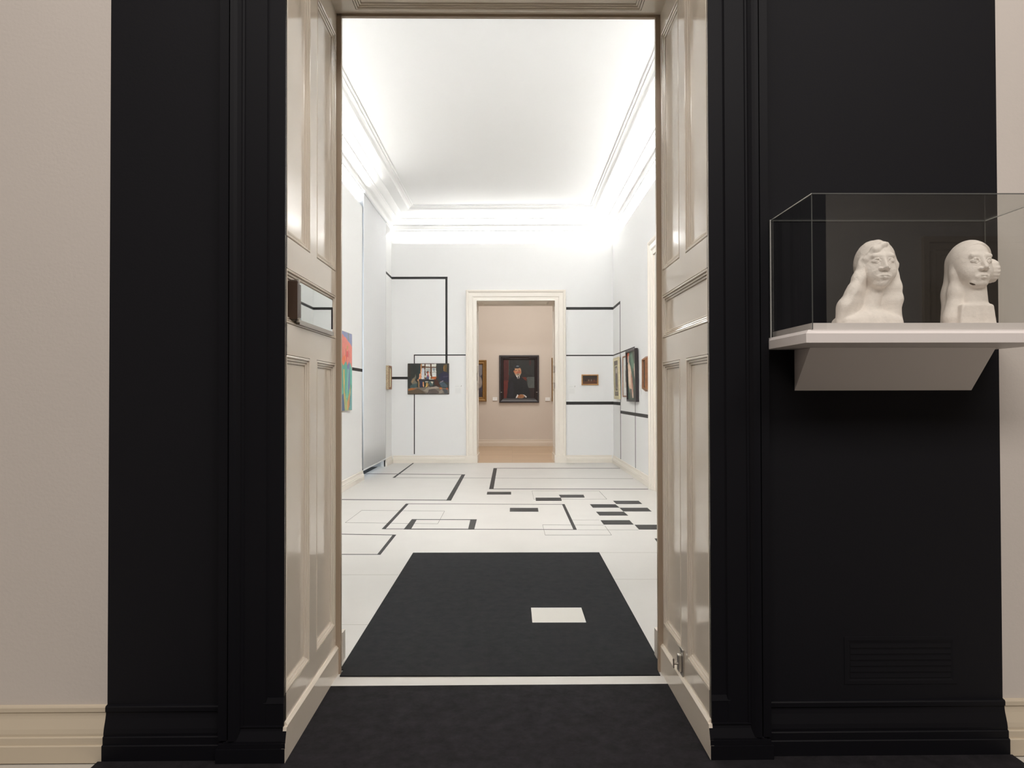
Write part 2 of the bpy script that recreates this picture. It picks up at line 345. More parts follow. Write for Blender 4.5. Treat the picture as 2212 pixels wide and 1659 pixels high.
def face_sdf(P, strong=0.0):
    d = sell(P, (0, -6, 204), (54, 64, 66))
    d = smin(d, sell(P, (0, 16, 178), (49, 47, 60)), 10)
    d = smin(d, sell(P, (0, 42, 131), (20 + 5 * strong, 17, 13)), 16)
    for sx in (-1, 1):
        d = smin(d, sell(P, (sx * 25, 36, 166), (19, 18, 22)), 12)
        d = smax(d, -sell(P, (sx * 22, 71, 199), (14, 12.5, 8)), 8)
    d = smin(d, scap(P, (-27, 53, 214), (27, 53, 214), 5.5, 5.5), 12)
    for sx in (-1, 1):
        d = smin(d, sell(P, (sx * 22, 50.5, 197.5), (10.5, 10, 7)), 1.2)
        d = smin(d, chain(P, [((sx * 11, 60, 197.5), 1.0), ((sx * 16, 62.4, 203.6), 1.3), ((sx * 25, 60.5, 204.2), 1.3), ((sx * 34, 52.5, 197.5), 1.0)], 2), 1.6)
        d = smin(d, chain(P, [((sx * 11, 60, 197), .8), ((sx * 21, 61, 191.4), 1.0), ((sx * 33, 53.5, 196), .8)], 2), 1.8)
    d = smin(d, scap(P, (0, 59, 208), (0, 73.5, 177), 5.0, 7.0), 9)
    for sx in (-1, 1): d = smin(d, sell(P, (sx * 8.8, 66, 172.5), (6.5, 7, 5)), 5)
    d = smin(d, sell(P, (0, 54, 149), (20, 12, 13)), 10)
    d = smin(d, chain(P, [((-18, 58, 149), 1.8), ((-5, 65.5, 153), 3.0), ((0, 65.5, 152.2), 2.9), ((5, 65.5, 153), 3.0), ((18, 58, 149), 1.8)], 3), 5)
    d = smin(d, chain(P, [((-14, 58, 147), 2.0), ((0, 64.5, 144.6), 4.0), ((14, 58, 147), 2.0)], 3), 5)
    d = smax(d, -chain(P, [((-17, 60.5, 148.6), .5), ((0, 69.8, 149), .9), ((17, 60.5, 148.6), .5)], 2), 1.8)
    d = smax(d, -scap(P, (-7, 66, 137), (7, 66, 137), 3.0, 3.0), 8)
    return d
def turn(P, deg):
    c, s_ = math.cos(math.radians(deg)), math.sin(math.radians(deg)); Q = P.copy()
    Q[..., 0] = P[..., 0] * c + P[..., 1] * s_; Q[..., 1] = -P[..., 0] * s_ + P[..., 1] * c; return Q
def nz(P, s, seed):
    x, y, z = P[..., 0] * s, P[..., 1] * s, P[..., 2] * s
    return (np.sin(x * 1.3 + 2.1 * np.sin(z * .7 + seed)) * np.sin(y * 1.1 + 1.7 * np.sin(x * .8 + seed * 2)) * np.sin(z * .9 + seed + 1.3 * np.sin(y)))
def lean(P, dx, z0, z1):                 # the head sits a little to one side of its base
    t = np.clip((P[..., 2] - z0) / (z1 - z0), 0, 1); Q = P.copy(); Q[..., 0] -= dx * t * t * (3 - 2 * t); return Q
def bust_a(P):
    P = lean(P, 25, 30, 150)
    f = face_sdf(turn(P, 6))
    f = smin(f, scap(P, (0, -4, 140), (-6, -4, 50), 32, 36), 12)
    body = sell(P, (-4, 0, 0), (98, 58, 66)); body = smax(body, P[..., 2] - 66, 34)
    f = smin(f, body, 18)
    f = smin(f, box3(P, (-4, -2, 10), (92, 48, 20), 14), 24)
    # swept fringe, long locks either side and a mass at the back
    hair = smax(sell(P, (3, -12, 208), (57, 66, 68)), (P[..., 1] * .80 - (P[..., 2] - 213) * .58 - 12), 6)
    hair = smin(hair, chain(P, [((26, 20, 258), 4), ((2, 40, 250), 8), ((-23, 42, 234), 11), ((-42, 28, 208), 12.5)], 12), 6)
    hair = smin(hair, chain(P, [((-38, 6, 222), 13), ((-48, 14, 190), 13), ((-64, 20, 150), 17), ((-77, 24, 110), 21), ((-86, 22, 66), 24), ((-84, 14, 12), 24)], 16), 8)
    hair = smin(hair, chain(P, [((46, 0, 225), 10), ((57, 4, 195), 9), ((53, 8, 160), 10), ((56, 14, 125), 15), ((66, 16, 80), 20), ((76, 10, 12), 25)], 16), 8)
    hair = smin(hair, chain(P, [((0, -34, 206), 42), ((0, -44, 120), 44), ((0, -32, 40), 50)], 16), 14)
    hair = hair + np.sin(P[..., 0] * .42 + P[..., 2] * .10 + 2 * nz(P, .04, 1)) * .25 + nz(P, .07, 3) * 1.7
    d = smin(f, hair, 2.5)
    return d + nz(P, .25, 5) * .3
SLIT = ((-41, 33, 136), (-18, 57, 119.5), 5.2, 4.4)
def bust_b_place(P): P = P.copy(); P[..., 0] += 12; return P
def bust_b(P):
    P = bust_b_place(P)
    f = face_sdf(P, 1.0)
    f = smin(f, scap(P, (4, -3, 150), (6, -6, 40), 40, 49), 10)
    base = box3(P, (4, -5, 29), (62, 49, 39), 8)
    base = smax(base, np.abs(P[..., 0] + 4) - (60 - P[..., 2] * .15), 8)
    f = smin(f, base, 12)
    hair = smax(sell(P, (5, -10, 207), (58, 71, 68)), (P[..., 1] * .86 - (P[..., 2] - 214) * .5 - 13), 1.2)
    hair = smin(hair, chain(P, [((-22, -8, 228), 22), ((-32, -8, 170), 19.5), ((-39, -6, 110), 20), ((-46, -4, 60), 21), ((-58, -2, 28), 19), ((-53, -2, 4), 17)], 26), 10)
    hair = smin(hair, chain(P, [((0, -42, 206), 42), ((-6, -48, 110), 44), ((-10, -40, 20), 50)], 16), 14)
    bun = sell(P, (64, 4, 176), (22, 30, 38)) + np.sin(P[..., 2] * .5 + P[..., 1] * .25) * .6
    hair = smin(hair, bun, 4)
    d = smin(f, hair, 1.0)
    d = smax(d, -scap(P, *SLIT), 1.0)      # slit cut under the jaw
    return d + nz(P, .2, 2) * .22
def bust_mesh(name, sdf, loc, rz, slit=None):
    NT, NL, NU, ZC, RM = 300, 190, 70, 206.0, 135.0
    th = np.linspace(0, 2 * np.pi, NT, endpoint=False)
    # denser towards the face (front = +y in the solid)
    th = np.pi / 2 + (th - np.pi) + .38 * np.sin(th - np.pi) * -1
    rows = [(z, 0.0) for z in np.linspace(0, ZC, NL)] + [(ZC, e_) for e_ in np.linspace(0, np.pi / 2, NU + 1)[1:-1]]
    S = 56; rr = np.linspace(RM, 0, S); V = np.zeros((len(rows), NT, 3)); RR = np.zeros((len(rows), NT)); DD = np.zeros((len(rows), NT, 3)); j = np.arange(NT)
    for i, (z, el) in enumerate(rows):
        D = np.stack([np.cos(th) * np.cos(el), np.sin(th) * np.cos(el), np.full(NT, np.sin(el))], -1); O = np.array((0, 0, z))
        q = sdf(O + D[:, None, :] * rr[None, :, None])
        k = np.maximum(np.argmax(q < 0, 1), 1); lo, hi = rr[k], rr[k - 1]; qa, qb = q[j, k], q[j, k - 1]
        for _ in range(3):
            t = lo + (hi - lo) * np.clip(qa / (qa - qb - 1e-9), .04, .96); qm = sdf((O + D * t[:, None])[:, None, :])[:, 0]; ins = qm < 0
            lo, qa = np.where(ins, t, lo), np.where(ins, qm, qa); hi, qb = np.where(ins, hi, t), np.where(ins, qb, qm)
        t = lo + (hi - lo) * np.clip(qa / (qa - qb - 1e-9), 0, 1); RR[i] = t; DD[i] = D; V[i] = O
    g = np.maximum(np.abs(RR - np.roll(RR, 1, 1)), np.abs(RR - np.roll(RR, -1, 1))); g[1:-1] = np.maximum(g[1:-1], np.maximum(g[:-2], g[2:])); g = np.maximum(g, np.maximum(np.roll(g, 1, 1), np.roll(g, -1, 1)))
    wgt = np.clip((g - 2.5) / 3, 0, 1)   # calm the steep folds between locks and neck
    for _ in range(10):
        Q = RR.copy(); Q[1:-1] = (RR[:-2] + 2 * RR[1:-1] + RR[2:]) / 4; Q = (np.roll(Q, 1, 1) + 4 * Q + np.roll(Q, -1, 1)) / 6; RR = RR * (1 - wgt) + Q * wgt
    V = V + DD * RR[..., None]
    rr = np.linspace(RM, 0, 300)
    P = np.array([[(0, 0, z) for z in rr + ZC - 20]]); q = sdf(P)[0]; kk = max(1, int(np.argmax(q < 0)))
    top = (0, 0, (rr + ZC - 20)[kk])
    verts = (V.reshape(-1, 3)); n = len(rows)
    verts = np.vstack([verts, [top], [(0, 0, 0)]]) * .001
    verts[:, 1] *= -1                     # the solid's front looks out of the wall, towards -v
    fs = []
    for i in range(n - 1):
        for j in range(NT):
            j2 = (j + 1) % NT; fs.append((i * NT + j, i * NT + j2, (i + 1) * NT + j2, (i + 1) * NT + j))
    for j in range(NT): fs.append(((n - 1) * NT + j, (n - 1) * NT + (j + 1) % NT, n * NT)); fs.append(((j + 1) % NT, j, n * NT + 1))
    mb = MB(); mb.faces([tuple(v) for v in verts], fs, 'plaster')
    if slit is not None:                  # the slit's shade is painted as a dark colour inside it
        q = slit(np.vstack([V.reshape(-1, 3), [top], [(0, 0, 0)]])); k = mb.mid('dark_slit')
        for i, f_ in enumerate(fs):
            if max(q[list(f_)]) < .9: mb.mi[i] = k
    o = mb.build(name, None, F1 @ Matrix.Translation(loc) @ Matrix.Rotation(rz, 4, 'Z'), smooth=True)
    return o
ZB = 1.4082
o = bust_mesh('plaster_head', bust_a, (1.140, WV - .165, ZB), 0)
tag(o, 'white plaster head with long wavy locks and swept fringe, at left inside the glass case', 'sculpture')
o = bust_mesh('plaster_head', bust_b, (1.474, WV - .165, ZB), 0, lambda Q: scap(bust_b_place(Q), *SLIT))
tag(o, 'white plaster head with smooth hair and side bun, at right in the glass case', 'sculpture')

# ================================================================== WHITE GALLERY (frame F0)
GX0, GX1, GY0, GY1 = -2.115, 1.78, 3.09, 12.0    # faces of the lining walls
GAP, LEDGE, GZ = .12, 3.86, 4.43
NY0, NY1 = 9.66, 11.39                           # window niche
OX0, OX1 = -.618, .757                           # doorway in the end wall
def fq(*pts): return [on_floor(*p) for p in pts]
T0, T1 = .0004, .0016
fl = MB(); fl.box(GX0 - .8, GX1 + GAP, GY0 - .14, GY1, -.1, 0, 'white_floor')
fl.box(UL - .03, UR - .04, 2.90, GY0 - .14, -.1, -.0001, 'white_floor')
def fpoly(pts, m='tape', h=T1):
    p = fq(*pts); fl.prism([(x, y, 0.0) for x, y in p], (0, 0, h), m)
K = 3.16
def C(cx, cy): return (730 + cx / K, 980 + cy / K)
def quad(a, b, c_, d, m='tape', h=T1): fpoly([C(*a), C(*b), C(*c_), C(*d)], m, h)
def hline(x0, y0, x1, y1, th, m='tape', h=.0012): quad((x0, y0 - th / 2), (x1, y1 - th / 2), (x1, y1 + th / 2), (x0, y0 + th / 2), m, h)
def vline(x0, y0, x1, y1, th, m='tape', h=.0012): quad((x0 - th / 2, y0), (x0 + th / 2, y0), (x1 + th / 2, y1), (x1 - th / 2, y1), m, h)
quad((516, 60), (525, 60), (389, 164), (373, 164))
hline(186, 137, 845, 142.5, 2.4, h=.0010); hline(378, 164, 2015, 171, 1.1, 'hair_line')
quad((845, 142), (869, 142), (772, 320), (739, 320)); hline(-160, 312, 745, 317.5, 3.4)
quad((1062, 99), (1086, 99), (1062, 242), (1032, 242)); hline(1085, 99.5, 1925, 100.5, 2.0, h=.0010); hline(1060, 241, 2118, 242.5, 3.0)
quad((1019, 261), (1182, 261), (1182, 279), (1016, 279))
quad((1349, 301), (1522, 301), (1528, 322), (1351, 322)); quad((1508, 281), (1676, 281), (1684, 299.5), (1521, 299.5))
vline(1325, 254, 1337, 311, 1.6, 'hair_line'); vline(1783, 255, 1836, 311, 2.4, 'hair_line'); hline(1337, 311, 1836, 311, .5, 'hair_line'); hline(1325, 254, 1783, 255, .5, 'hair_line')
hline(478, 343, 1535, 346, 2.0, h=.0010); quad((464, 342), (484, 342), (324, 515), (299, 515)); quad((1529, 345), (1547, 345), (1631, 520), (1608, 520)); hline(315, 514, 1612, 518.5, 2.8, h=.0010)
quad((505, 448), (539, 448), (498, 517), (449, 517)); quad((905, 449), (948, 449), (930, 518), (888, 518)); hline(520, 450, 925, 451, 3.4); hline(470, 515, 910, 516, 4.6)
quad((1174, 371), (1365, 371), (1369, 396), (1173, 396))
hline(163, 387, 728, 392, .7, 'hair_line'); hline(50, 471, 682, 479, .7, 'hair_line'); vline(163, 387, 50, 471, 1.8, 'hair_line'); vline(728, 392, 681, 479, 2.2, 'hair_line')
for q in (((1878, 322), (2052, 322), (2077, 343.5), (1900, 343.5)), ((1720, 346), (1894, 346), (1922, 368.5), (1740, 368.5)), ((1922, 370), (2112, 370), (2141, 394.5), (1948, 394.5)),
          ((1762, 397), (1951, 397), (1981, 422.5), (1786, 422.5)), ((1792, 455), (1990, 455), (2019, 484.5), (1815, 484.5)), ((2025, 486), (2232, 486), (2268, 518), (2055, 518)),
          ((2161, 580), (2390, 580), (2440, 620), (2192, 620))): quad(*q)
hline(1397, 486, 1815, 488, .7, 'hair_line'); vline(1397, 486, 1415, 556, 2.0, 'hair_line'); hline(1415, 556, 1868, 556, 1.2, 'hair_line'); vline(1822, 492, 1868, 556, 2.4, 'hair_line')
hline(1600, 452.5, 1785, 453, .5, 'hair_line'); hline(1635, 519, 2050, 520, .6, 'hair_line')
hline(-160, 547, 390, 555, 3.2); quad((375, 554), (398, 554), (290, 690), (267, 690)); hline(-160, 687, 280, 688.5, 3.2, h=.0010)
hline(-300, 827, 412, 827, 1.0, 'seam', .0003); hline(1876, 857, 2300, 857, 1.0, 'seam', .0003); hline(1785, 675.5, 2300, 675.5, 1.0, 'seam', .0003); hline(-300, 1168, 210, 1168, 1.2, 'seam', .0003)
fl.box(GX0 - .30, GX0 - .12, NY0 + .3, NY1 - .02, 0, .001, 'tape')
struct(fl.build('floor', recalc=True))
# big charcoal carpet with a white rectangle let into it
cp = MB(); X0, X1 = -.750, .656
wr = [on_floor(1147, 1315), on_floor(1256, 1315), on_floor(1266, 1347), on_floor(1150, 1347)]
wx0, wx1 = (wr[0][0] + wr[3][0]) / 2, (wr[1][0] + wr[2][0]) / 2; wy0, wy1 = wr[2][1], wr[0][1]
out = [(-.735, 2.918), (.628, 2.918), (.628, 2.985), (X1, 2.985), (X1, 5.175), (X0, 5.175), (X0, 2.985), (-.735, 2.985)]
zt = .006
cp.box(X0, wx0, 2.985, 5.175, .0005, zt, 'carpet'); cp.box(wx1, X1, 2.985, 5.175, .0005, zt, 'carpet')
cp.box(wx0, wx1, 2.985, wy0, .0005, zt, 'carpet'); cp.box(wx0, wx1, wy1, 5.175, .0005, zt, 'carpet'); cp.box(-.735, .628, 2.918, 2.985, .0005, zt, 'carpet')
cp.box(wx0, wx1, wy0, wy1, .0005, zt, 'carpet_white')
tag(cp.build('carpet'), 'charcoal carpet with one white rectangle, lying beyond the white threshold strip', 'carpet')

# walls of the gallery: original wall behind, lining wall in front up to the light ledge
def wall_plane(mapf, x0, x1, z0, z1, th, m, mb): pass
ZTP = .0012
def wbox_back(mb, pxa, pya, pxb, pyb, m='tape'):   # strip on the end wall given in photo points
    (xa, za), (xb, zb) = back_pt(pxa, pya), back_pt(pxb, pyb)
    mb.box(min(xa, xb), max(xa, xb), GY1 - ZTP, GY1, min(za, zb), max(za, zb), m)
def back_pt(px, py, Y=12.0):
    d = ray(px, py); t = Y / d.y; return (d.x * t, CAMH + d.z * t)
def side_pt(px, py, X):
    d = ray(px, py); t = X / d.x; return (d.y * t, CAMH + d.z * t)
wb = MB()
wb.box(GX0, OX0 - .03, GY1, GY1 + .02, 0, LEDGE, 'white_wall'); wb.box(OX1 + .03, GX1, GY1, GY1 + .02, 0, LEDGE, 'white_wall'); wb.box(OX0 - .03, OX1 + .03, GY1, GY1 + .02, 2.877, LEDGE, 'white_wall')
wb.box(GX0 - GAP, OX0 - .04, GY1 + GAP, GY1 + .69, 0, GZ, 'white_wall'); wb.box(OX1 + .04, GX1 + GAP, GY1 + GAP, GY1 + .69, 0, GZ, 'white_wall'); wb.box(OX0 - .04, OX1 + .04, GY1 + GAP, GY1 + .69, 2.887, GZ, 'white_wall')
wbox_back(wb, 845.8, 598, 966.8, 602.8); wbox_back(wb, 962, 602.8, 966.8, 790)
wbox_back(wb, 896.2, 765.8, 1006, 768); wbox_back(wb, 894, 765.8, 896.2, 981); wbox_back(wb, 846, 814, 884, 819.4)
wbox_back(wb, 1223, 663.4, 1325.2, 669); wbox_back(wb, 1223, 766.6, 1325.2, 769); wbox_back(wb, 1223, 867.6, 1325.2, 874)
struct(wb.build('wall_back'))
wl = MB()
wl.box(GX0 - .02, GX0, GY0, NY0, 0, LEDGE, 'white_wall'); wl.box(GX0 - .02, GX0, NY1, GY1, 0, LEDGE, 'white_wall')
wl.box(GX0 - .6, GX0 - GAP, GY0, NY0 - .02, 0, GZ, 'white_wall'); wl.box(GX0 - .6, GX0 - GAP, NY1 + .02, GY1 + GAP, 0, GZ, 'white_wall'); wl.box(GX0 - .6, GX0 - GAP, NY0 - .02, NY1 + .02, LEDGE + .1, GZ, 'white_wall')
wl.box(GX0 - .6, GX0, NY0 - .02, NY0, 0, LEDGE, 'white_wall'); wl.box(GX0 - .6, GX0, NY1, NY1 + .02, 0, LEDGE, 'white_wall')
def lstrip(pts): # strip on the left wall from its corner points in the photo
    q = [side_pt(px, py, GX0) for px, py in pts]; wl.prism([(GX0, y, z) for y, z in q], (ZTP, 0, 0), 'tape')
z0, z1 = back_pt(846, 602.8)[1], back_pt(846, 598)[1]
wl.box(GX0, GX0 + ZTP, NY1, GY1 - .0013, z0, z1, 'tape')
z0, z1 = back_pt(846, 819.4)[1], back_pt(846, 814)[1]; wl.box(GX0, GX0 + ZTP, NY1, GY1 - .0013, z0, z1, 'tape')
z0, z1 = side_pt(772, 801.8, GX0)[1], side_pt(772, 795.2, GX0)[1]; wl.box(GX0, GX0 + ZTP, 9.03, NY0 - .01, z0, z1, 'tape')
struct(wl.build('wall_left'))
wr_ = MB()
wr_.box(GX1, GX1 + .02, GY0, GY1, 0, LEDGE, 'white_wall'); wr_.box(GX1 + GAP, GX1 + .6, GY0, GY1 + GAP, 0, GZ, 'white_wall')
def rh(px0, px1, zlo, zhi, far=None):
    y0 = side_pt(px1, 800, GX1)[0]; y1 = GY1 - .0013 if far is None else side_pt(far, 800, GX1)[0]
    wr_.box(GX1 - ZTP, GX1, y0, y1, zlo, zhi, 'tape')
rh(1325, 1340, back_pt(1324, 669)[1], back_pt(1324, 663.4)[1]); rh(1325, 1340, back_pt(1324, 874)[1], back_pt(1324, 867.6)[1])
rh(1325, 1371.5, back_pt(1324, 769)[1], back_pt(1324, 766.6)[1])
def rv(px, wpx, zlo, zhi):
    y0, y1 = side_pt(px + wpx / 2, 800, GX1)[0], side_pt(px - wpx / 2, 800, GX1)[0]
    wr_.box(GX1 - ZTP * .8, GX1, y0, y1, zlo, zhi, 'tape')
zt_ = side_pt(1372, 891.5, GX1)[1]; zb_ = side_pt(1372, 898.5, GX1)[1]
rh(0, 1406.5, zb_, zt_, 1340.2)
rv(1340, .9, .12, back_pt(1324, 663.4)[1]); rv(1372, .9, .12, 1.4); rv(1405.8, 1.8, .12, zb_)
struct(wr_.build('wall_right'))
wn = MB()
a0, a1 = -.80, .695
wn.box(GX0, a0, GY0 - .02, GY0, 0, LEDGE, 'white_wall'); wn.box(a1, GX1, GY0 - .02, GY0, 0, LEDGE, 'white_wall'); wn.box(a0, a1, GY0 - .02, GY0, DT + .08, LEDGE, 'white_wall')
wn.box(GX0 - .6, a0 - .03, WV + .17, GY0 - GAP, 0, GZ, 'white_wall'); wn.box(a1 + .04, GX1 + .6, WV + .17, GY0 - GAP, 0, GZ, 'white_wall'); wn.box(a0 - .03, a1 + .04, WV + .17, GY0 - GAP, DT + .1, GZ, 'white_wall')
struct(wn.build('wall_near'))
struct(MB().box(GX0 - .6, GX1 + .6, GY0 - .5, GY1 + .7, GZ, GZ + .1, 'ceiling').build('ceiling'))
# cornice ring: (distance from original wall, height)
COR = [(0, 3.93), (.012, 3.95), (.02, 4.0), (.118, 4.06), (.131, 4.069), (.131, 4.085), (.142, 4.10), (.140, 4.168), (.150, 4.18), (.185, 4.20), (.214, 4.235), (.2206, 4.25), (.2334, 4.262), (.2334, 4.28),
       (.245, 4.284), (.262, 4.292), (.292, 4.312), (.312, 4.33), (.325, 4.345), (.325, 4.352), (.472, 4.366), (.478, 4.380), (.492, 4.392), (.512, 4.400), (.53, 4.404), (.53, 4.416), (.56, 4.416), (.56, GZ)]
rings = []
for d_, z in COR:
    x0, x1, y0, y1 = GX0 - GAP + d_, GX1 + GAP - d_, GY0 - GAP + d_, GY1 + GAP - d_
    rings.append([(x0, y0, z), (x1, y0, z), (x1, y1, z), (x0, y1, z)])
struct(MB().strip(rings, 'cornice', True).build('trim_cornice'))
# baseboards of the gallery
GB = [(0, 0), (.028, 0), (.028, .062), (.022, .066), (.022, .078), (.016, .084), (.012, .1), (.010, .118), (.012, .124), (.008, .130), (0, .132)]
def run_y(mb, y0, y1, x, sgn, m='cream', prof=GB): mb.prism([(x + sgn * p, y0, z) for p, z in prof], (0, y1 - y0, 0), m)
o = MB(); run_y(o, GY0, NY0 - .002, GX0, 1); run_y(o, NY1, GY1, GX0, 1); struct(o.build('baseboard_left'))
RD1 = 8.69                               # far edge of the casing of the side door
o = MB(); run_y(o, RD1, GY1, GX1, -1); run_y(o, GY0, RD1 - 1.8, GX1, -1); struct(o.build('baseboard_right'))
o = MB()
for x0, x1 in ((GX0 + .028, OX0 - .196), (OX1 + .188, GX1 - .028)): o.prism([(x0, GY1 - p, z) for p, z in GB], (x1 - x0, 0, 0), 'cream')
struct(o.build('baseboard_back'))
# casing profile of the gallery doors
GC = [(0, 0), (0, .022), (.060, .022), (.066, .028), (.074, .030), (.078, .034), (.140, .034), (.146, .040), (.158, .048), (.172, .052), (.184, .052), (.186, .036), (.193, .034), (.193, 0)]
d2 = struct(empty('door_2', (0, 0, 0)))
MB().strip(arch_rings(OX0, OX1, 2.847, .125, GY1, [(q * .98, p) for q, p in GC]), 'cream').build('casing', d2)
for s_, u0 in ((-1, OX0), (1, OX1)):
    x0, x1 = sorted((u0, u0 + s_ * .198)); MB().box(x0, x1, GY1 - .058, GY1, 0, .125, 'cream').build('plinth', d2)
GR = 12.7
R2 = [(GY1 + .06, GR - .06, .25, 1.30), (GY1 + .06, GR - .06, 1.40, 1.62), (GY1 + .06, GR - .06, 1.72, 2.76)]
for s_, U in ((-1, OX0), (1, OX1)):
    panelled(lambda v, z, d, s_=s_, U=U: (U - s_ * d, v, z), GY1 - .022, GR, 0, 2.847, R2, 'cream', d2, 'jamb')
    x0, x1 = sorted((U, U - s_ * .012)); MB().box(x0, x1, GY1 - .03, GR, 0, .13, 'cream').build('jamb_skirting', d2)
panelled(lambda u, v, d: (u, v, 2.847 - d), OX0, OX1, GY1 - .022, GR, [(OX0 + .09, OX1 - .09, GY1 + .1, GR - .1)], 'cream', d2, 'soffit')
# strike plates on the reveal of the far doorway
def plate(X, s_, zc, h, lab):
    x0, x1 = sorted((X - s_ * .0004, X - s_ * .006)); o = MB().box(x0, x1, GY1 + .02, GY1 + .055, zc - h / 2, zc + h / 2, 'brown_metal').build('strike_plate'); bevel(o, .001)
    tag(o, lab, 'strike plate')
plate(OX1, 1, 1.2 + (852 - 798) / 1475 * 12, .11, 'upper dark strike plate on the right reveal of the far doorway')
plate(OX1, 1, 1.2 + (852 - 833.5) / 1475 * 12, .11, 'lower dark strike plate on the right reveal of the far doorway')
plate(OX0, -1, 1.2 + (852 - 814) / 1475 * 12, .14, 'dark latch plate on the left reveal of the far doorway')
# side door in the right wall: cream casing and closed leaf
d3 = struct(empty('door_3', (0, 0, 0)))
ya, yb, zt3 = RD1 - 1.8 + .193, RD1 - .193, 2.94
MB().strip([[(GX1 - p, ya - q, .002), (GX1 - p, ya - q, zt3 + q), (GX1 - p, yb + q, zt3 + q), (GX1 - p, yb + q, .002)] for q, p in GC], 'cream').build('casing', d3)
panelled(lambda v, z, d: (GX1 - .004 - d, v, z), ya, yb, .002, zt3, [(ya + .1, (ya + yb) / 2 - .06, .2, 1.3), ((ya + yb) / 2 + .06, yb - .1, .2, 1.3), (ya + .1, (ya + yb) / 2 - .06, 1.5, 2.8), ((ya + yb) / 2 + .06, yb - .1, 1.5, 2.8)], 'cream', d3, 'leaf', [(a_, b_ * .2) for a_, b_ in MOULD])
MB().cyl((GX1 - .012, (ya + yb) / 2 + .03, 1.05), (GX1 - .06, (ya + yb) / 2 + .03, 1.05), .012, 'steel').build('handle', d3)
# ---- window niche, window and blind
wx = GX0 - .6
w1 = struct(empty('window_1', (wx, (NY0 + NY1) / 2, 0)))
hwid = (NY1 - NY0) / 2
f = MB().box(-.04, .03, -hwid, -hwid + .08, .9, 3.7, 'cream').box(-.04, .03, hwid - .08, hwid, .9, 3.7, 'cream').box(-.04, .03, -hwid, hwid, .85, .93, 'cream').box(-.04, .03, -hwid, hwid, 3.62, 3.7, 'cream').box(-.03, .02, -.03, .03, .9, 3.65, 'cream').box(-.03, .02, -hwid, hwid, 2.7, 2.76, 'cream')
f.build('window_frame', w1); MB().box(-.035, -.03, -hwid + .08, hwid - .08, .93, 3.62, 'sky_pane').build('pane', w1)
MB().box(-.06, .0, -hwid, hwid, 0, .85, 'white_wall').box(-.06, 0, -hwid, hwid, 3.7, LEDGE + .1, 'white_wall').build('surround', w1)
bl = empty('roller_blind', (GX0 + .012, (NY0 + NY1) / 2, .125))
tag(bl, 'floor-length white roller blind over the window niche in the left gallery wall', 'blind')
g = MB(); n = 40; L = NY1 - NY0 - .004
rows = []
for z in np.linspace(0.018, 3.945, 12):
    rows.append([(.0025 * math.sin(i * 1.7) * (1 if 0 < i < n else 0) * .6, -L / 2 + L * i / n, z) for i in range(n + 1)])
g.strip(rows, 'blind'); o = g.build('cloth', bl, smooth=True); md = o.modifiers.new('thick', 'SOLIDIFY'); md.thickness = .003
MB().box(-.006, .006, -L / 2, L / 2, 0, .018, 'blind').build('bottom_bar', bl)
MB().cyl((-.0, -L / 2, 3.965), (-.0, L / 2, 3.965), .02, 'blind').build('tube', bl)

# ================================================================== FAR ROOM
FY = 15.86
struct(MB().box(-3, 3.2, FY, FY + .1, 0, 4.2, 'far_wall').build('wall_far'))
struct(MB().box(-3.1, -3, GR, FY, 0, 4.2, 'far_wall').build('wall_far_left')); struct(MB().box(3.2, 3.3, GR, FY, 0, 4.2, 'far_wall').build('wall_far_right'))
o = MB().box(-3, OX0 - .001, GR - .004, GR + .02, 0, 4.2, 'far_wall').box(OX1 + .001, 3.2, GR - .004, GR + .02, 0, 4.2, 'far_wall').box(OX0 - .001, OX1 + .001, GR - .004, GR + .02, 2.848, 4.2, 'far_wall'); struct(o.build('wall_far_near'))
struct(MB().box(-3.1, 3.3, GR, FY + .1, 4.2, 4.3, 'ceiling').build('ceiling_far'))
struct(MB().box(-3.1, 3.3, GR, FY + .1, -.1, 0, 'oak').box(OX0, OX1, GY1, GR, -.1, 0, 'oak').build('floor_far'))
FB = [(p, z * 1.16) for p, z in GB]
struct(MB().prism([(-3, FY - p, z) for p, z in FB], (6.2, 0, 0), 'far_trim').build('baseboard_far'))

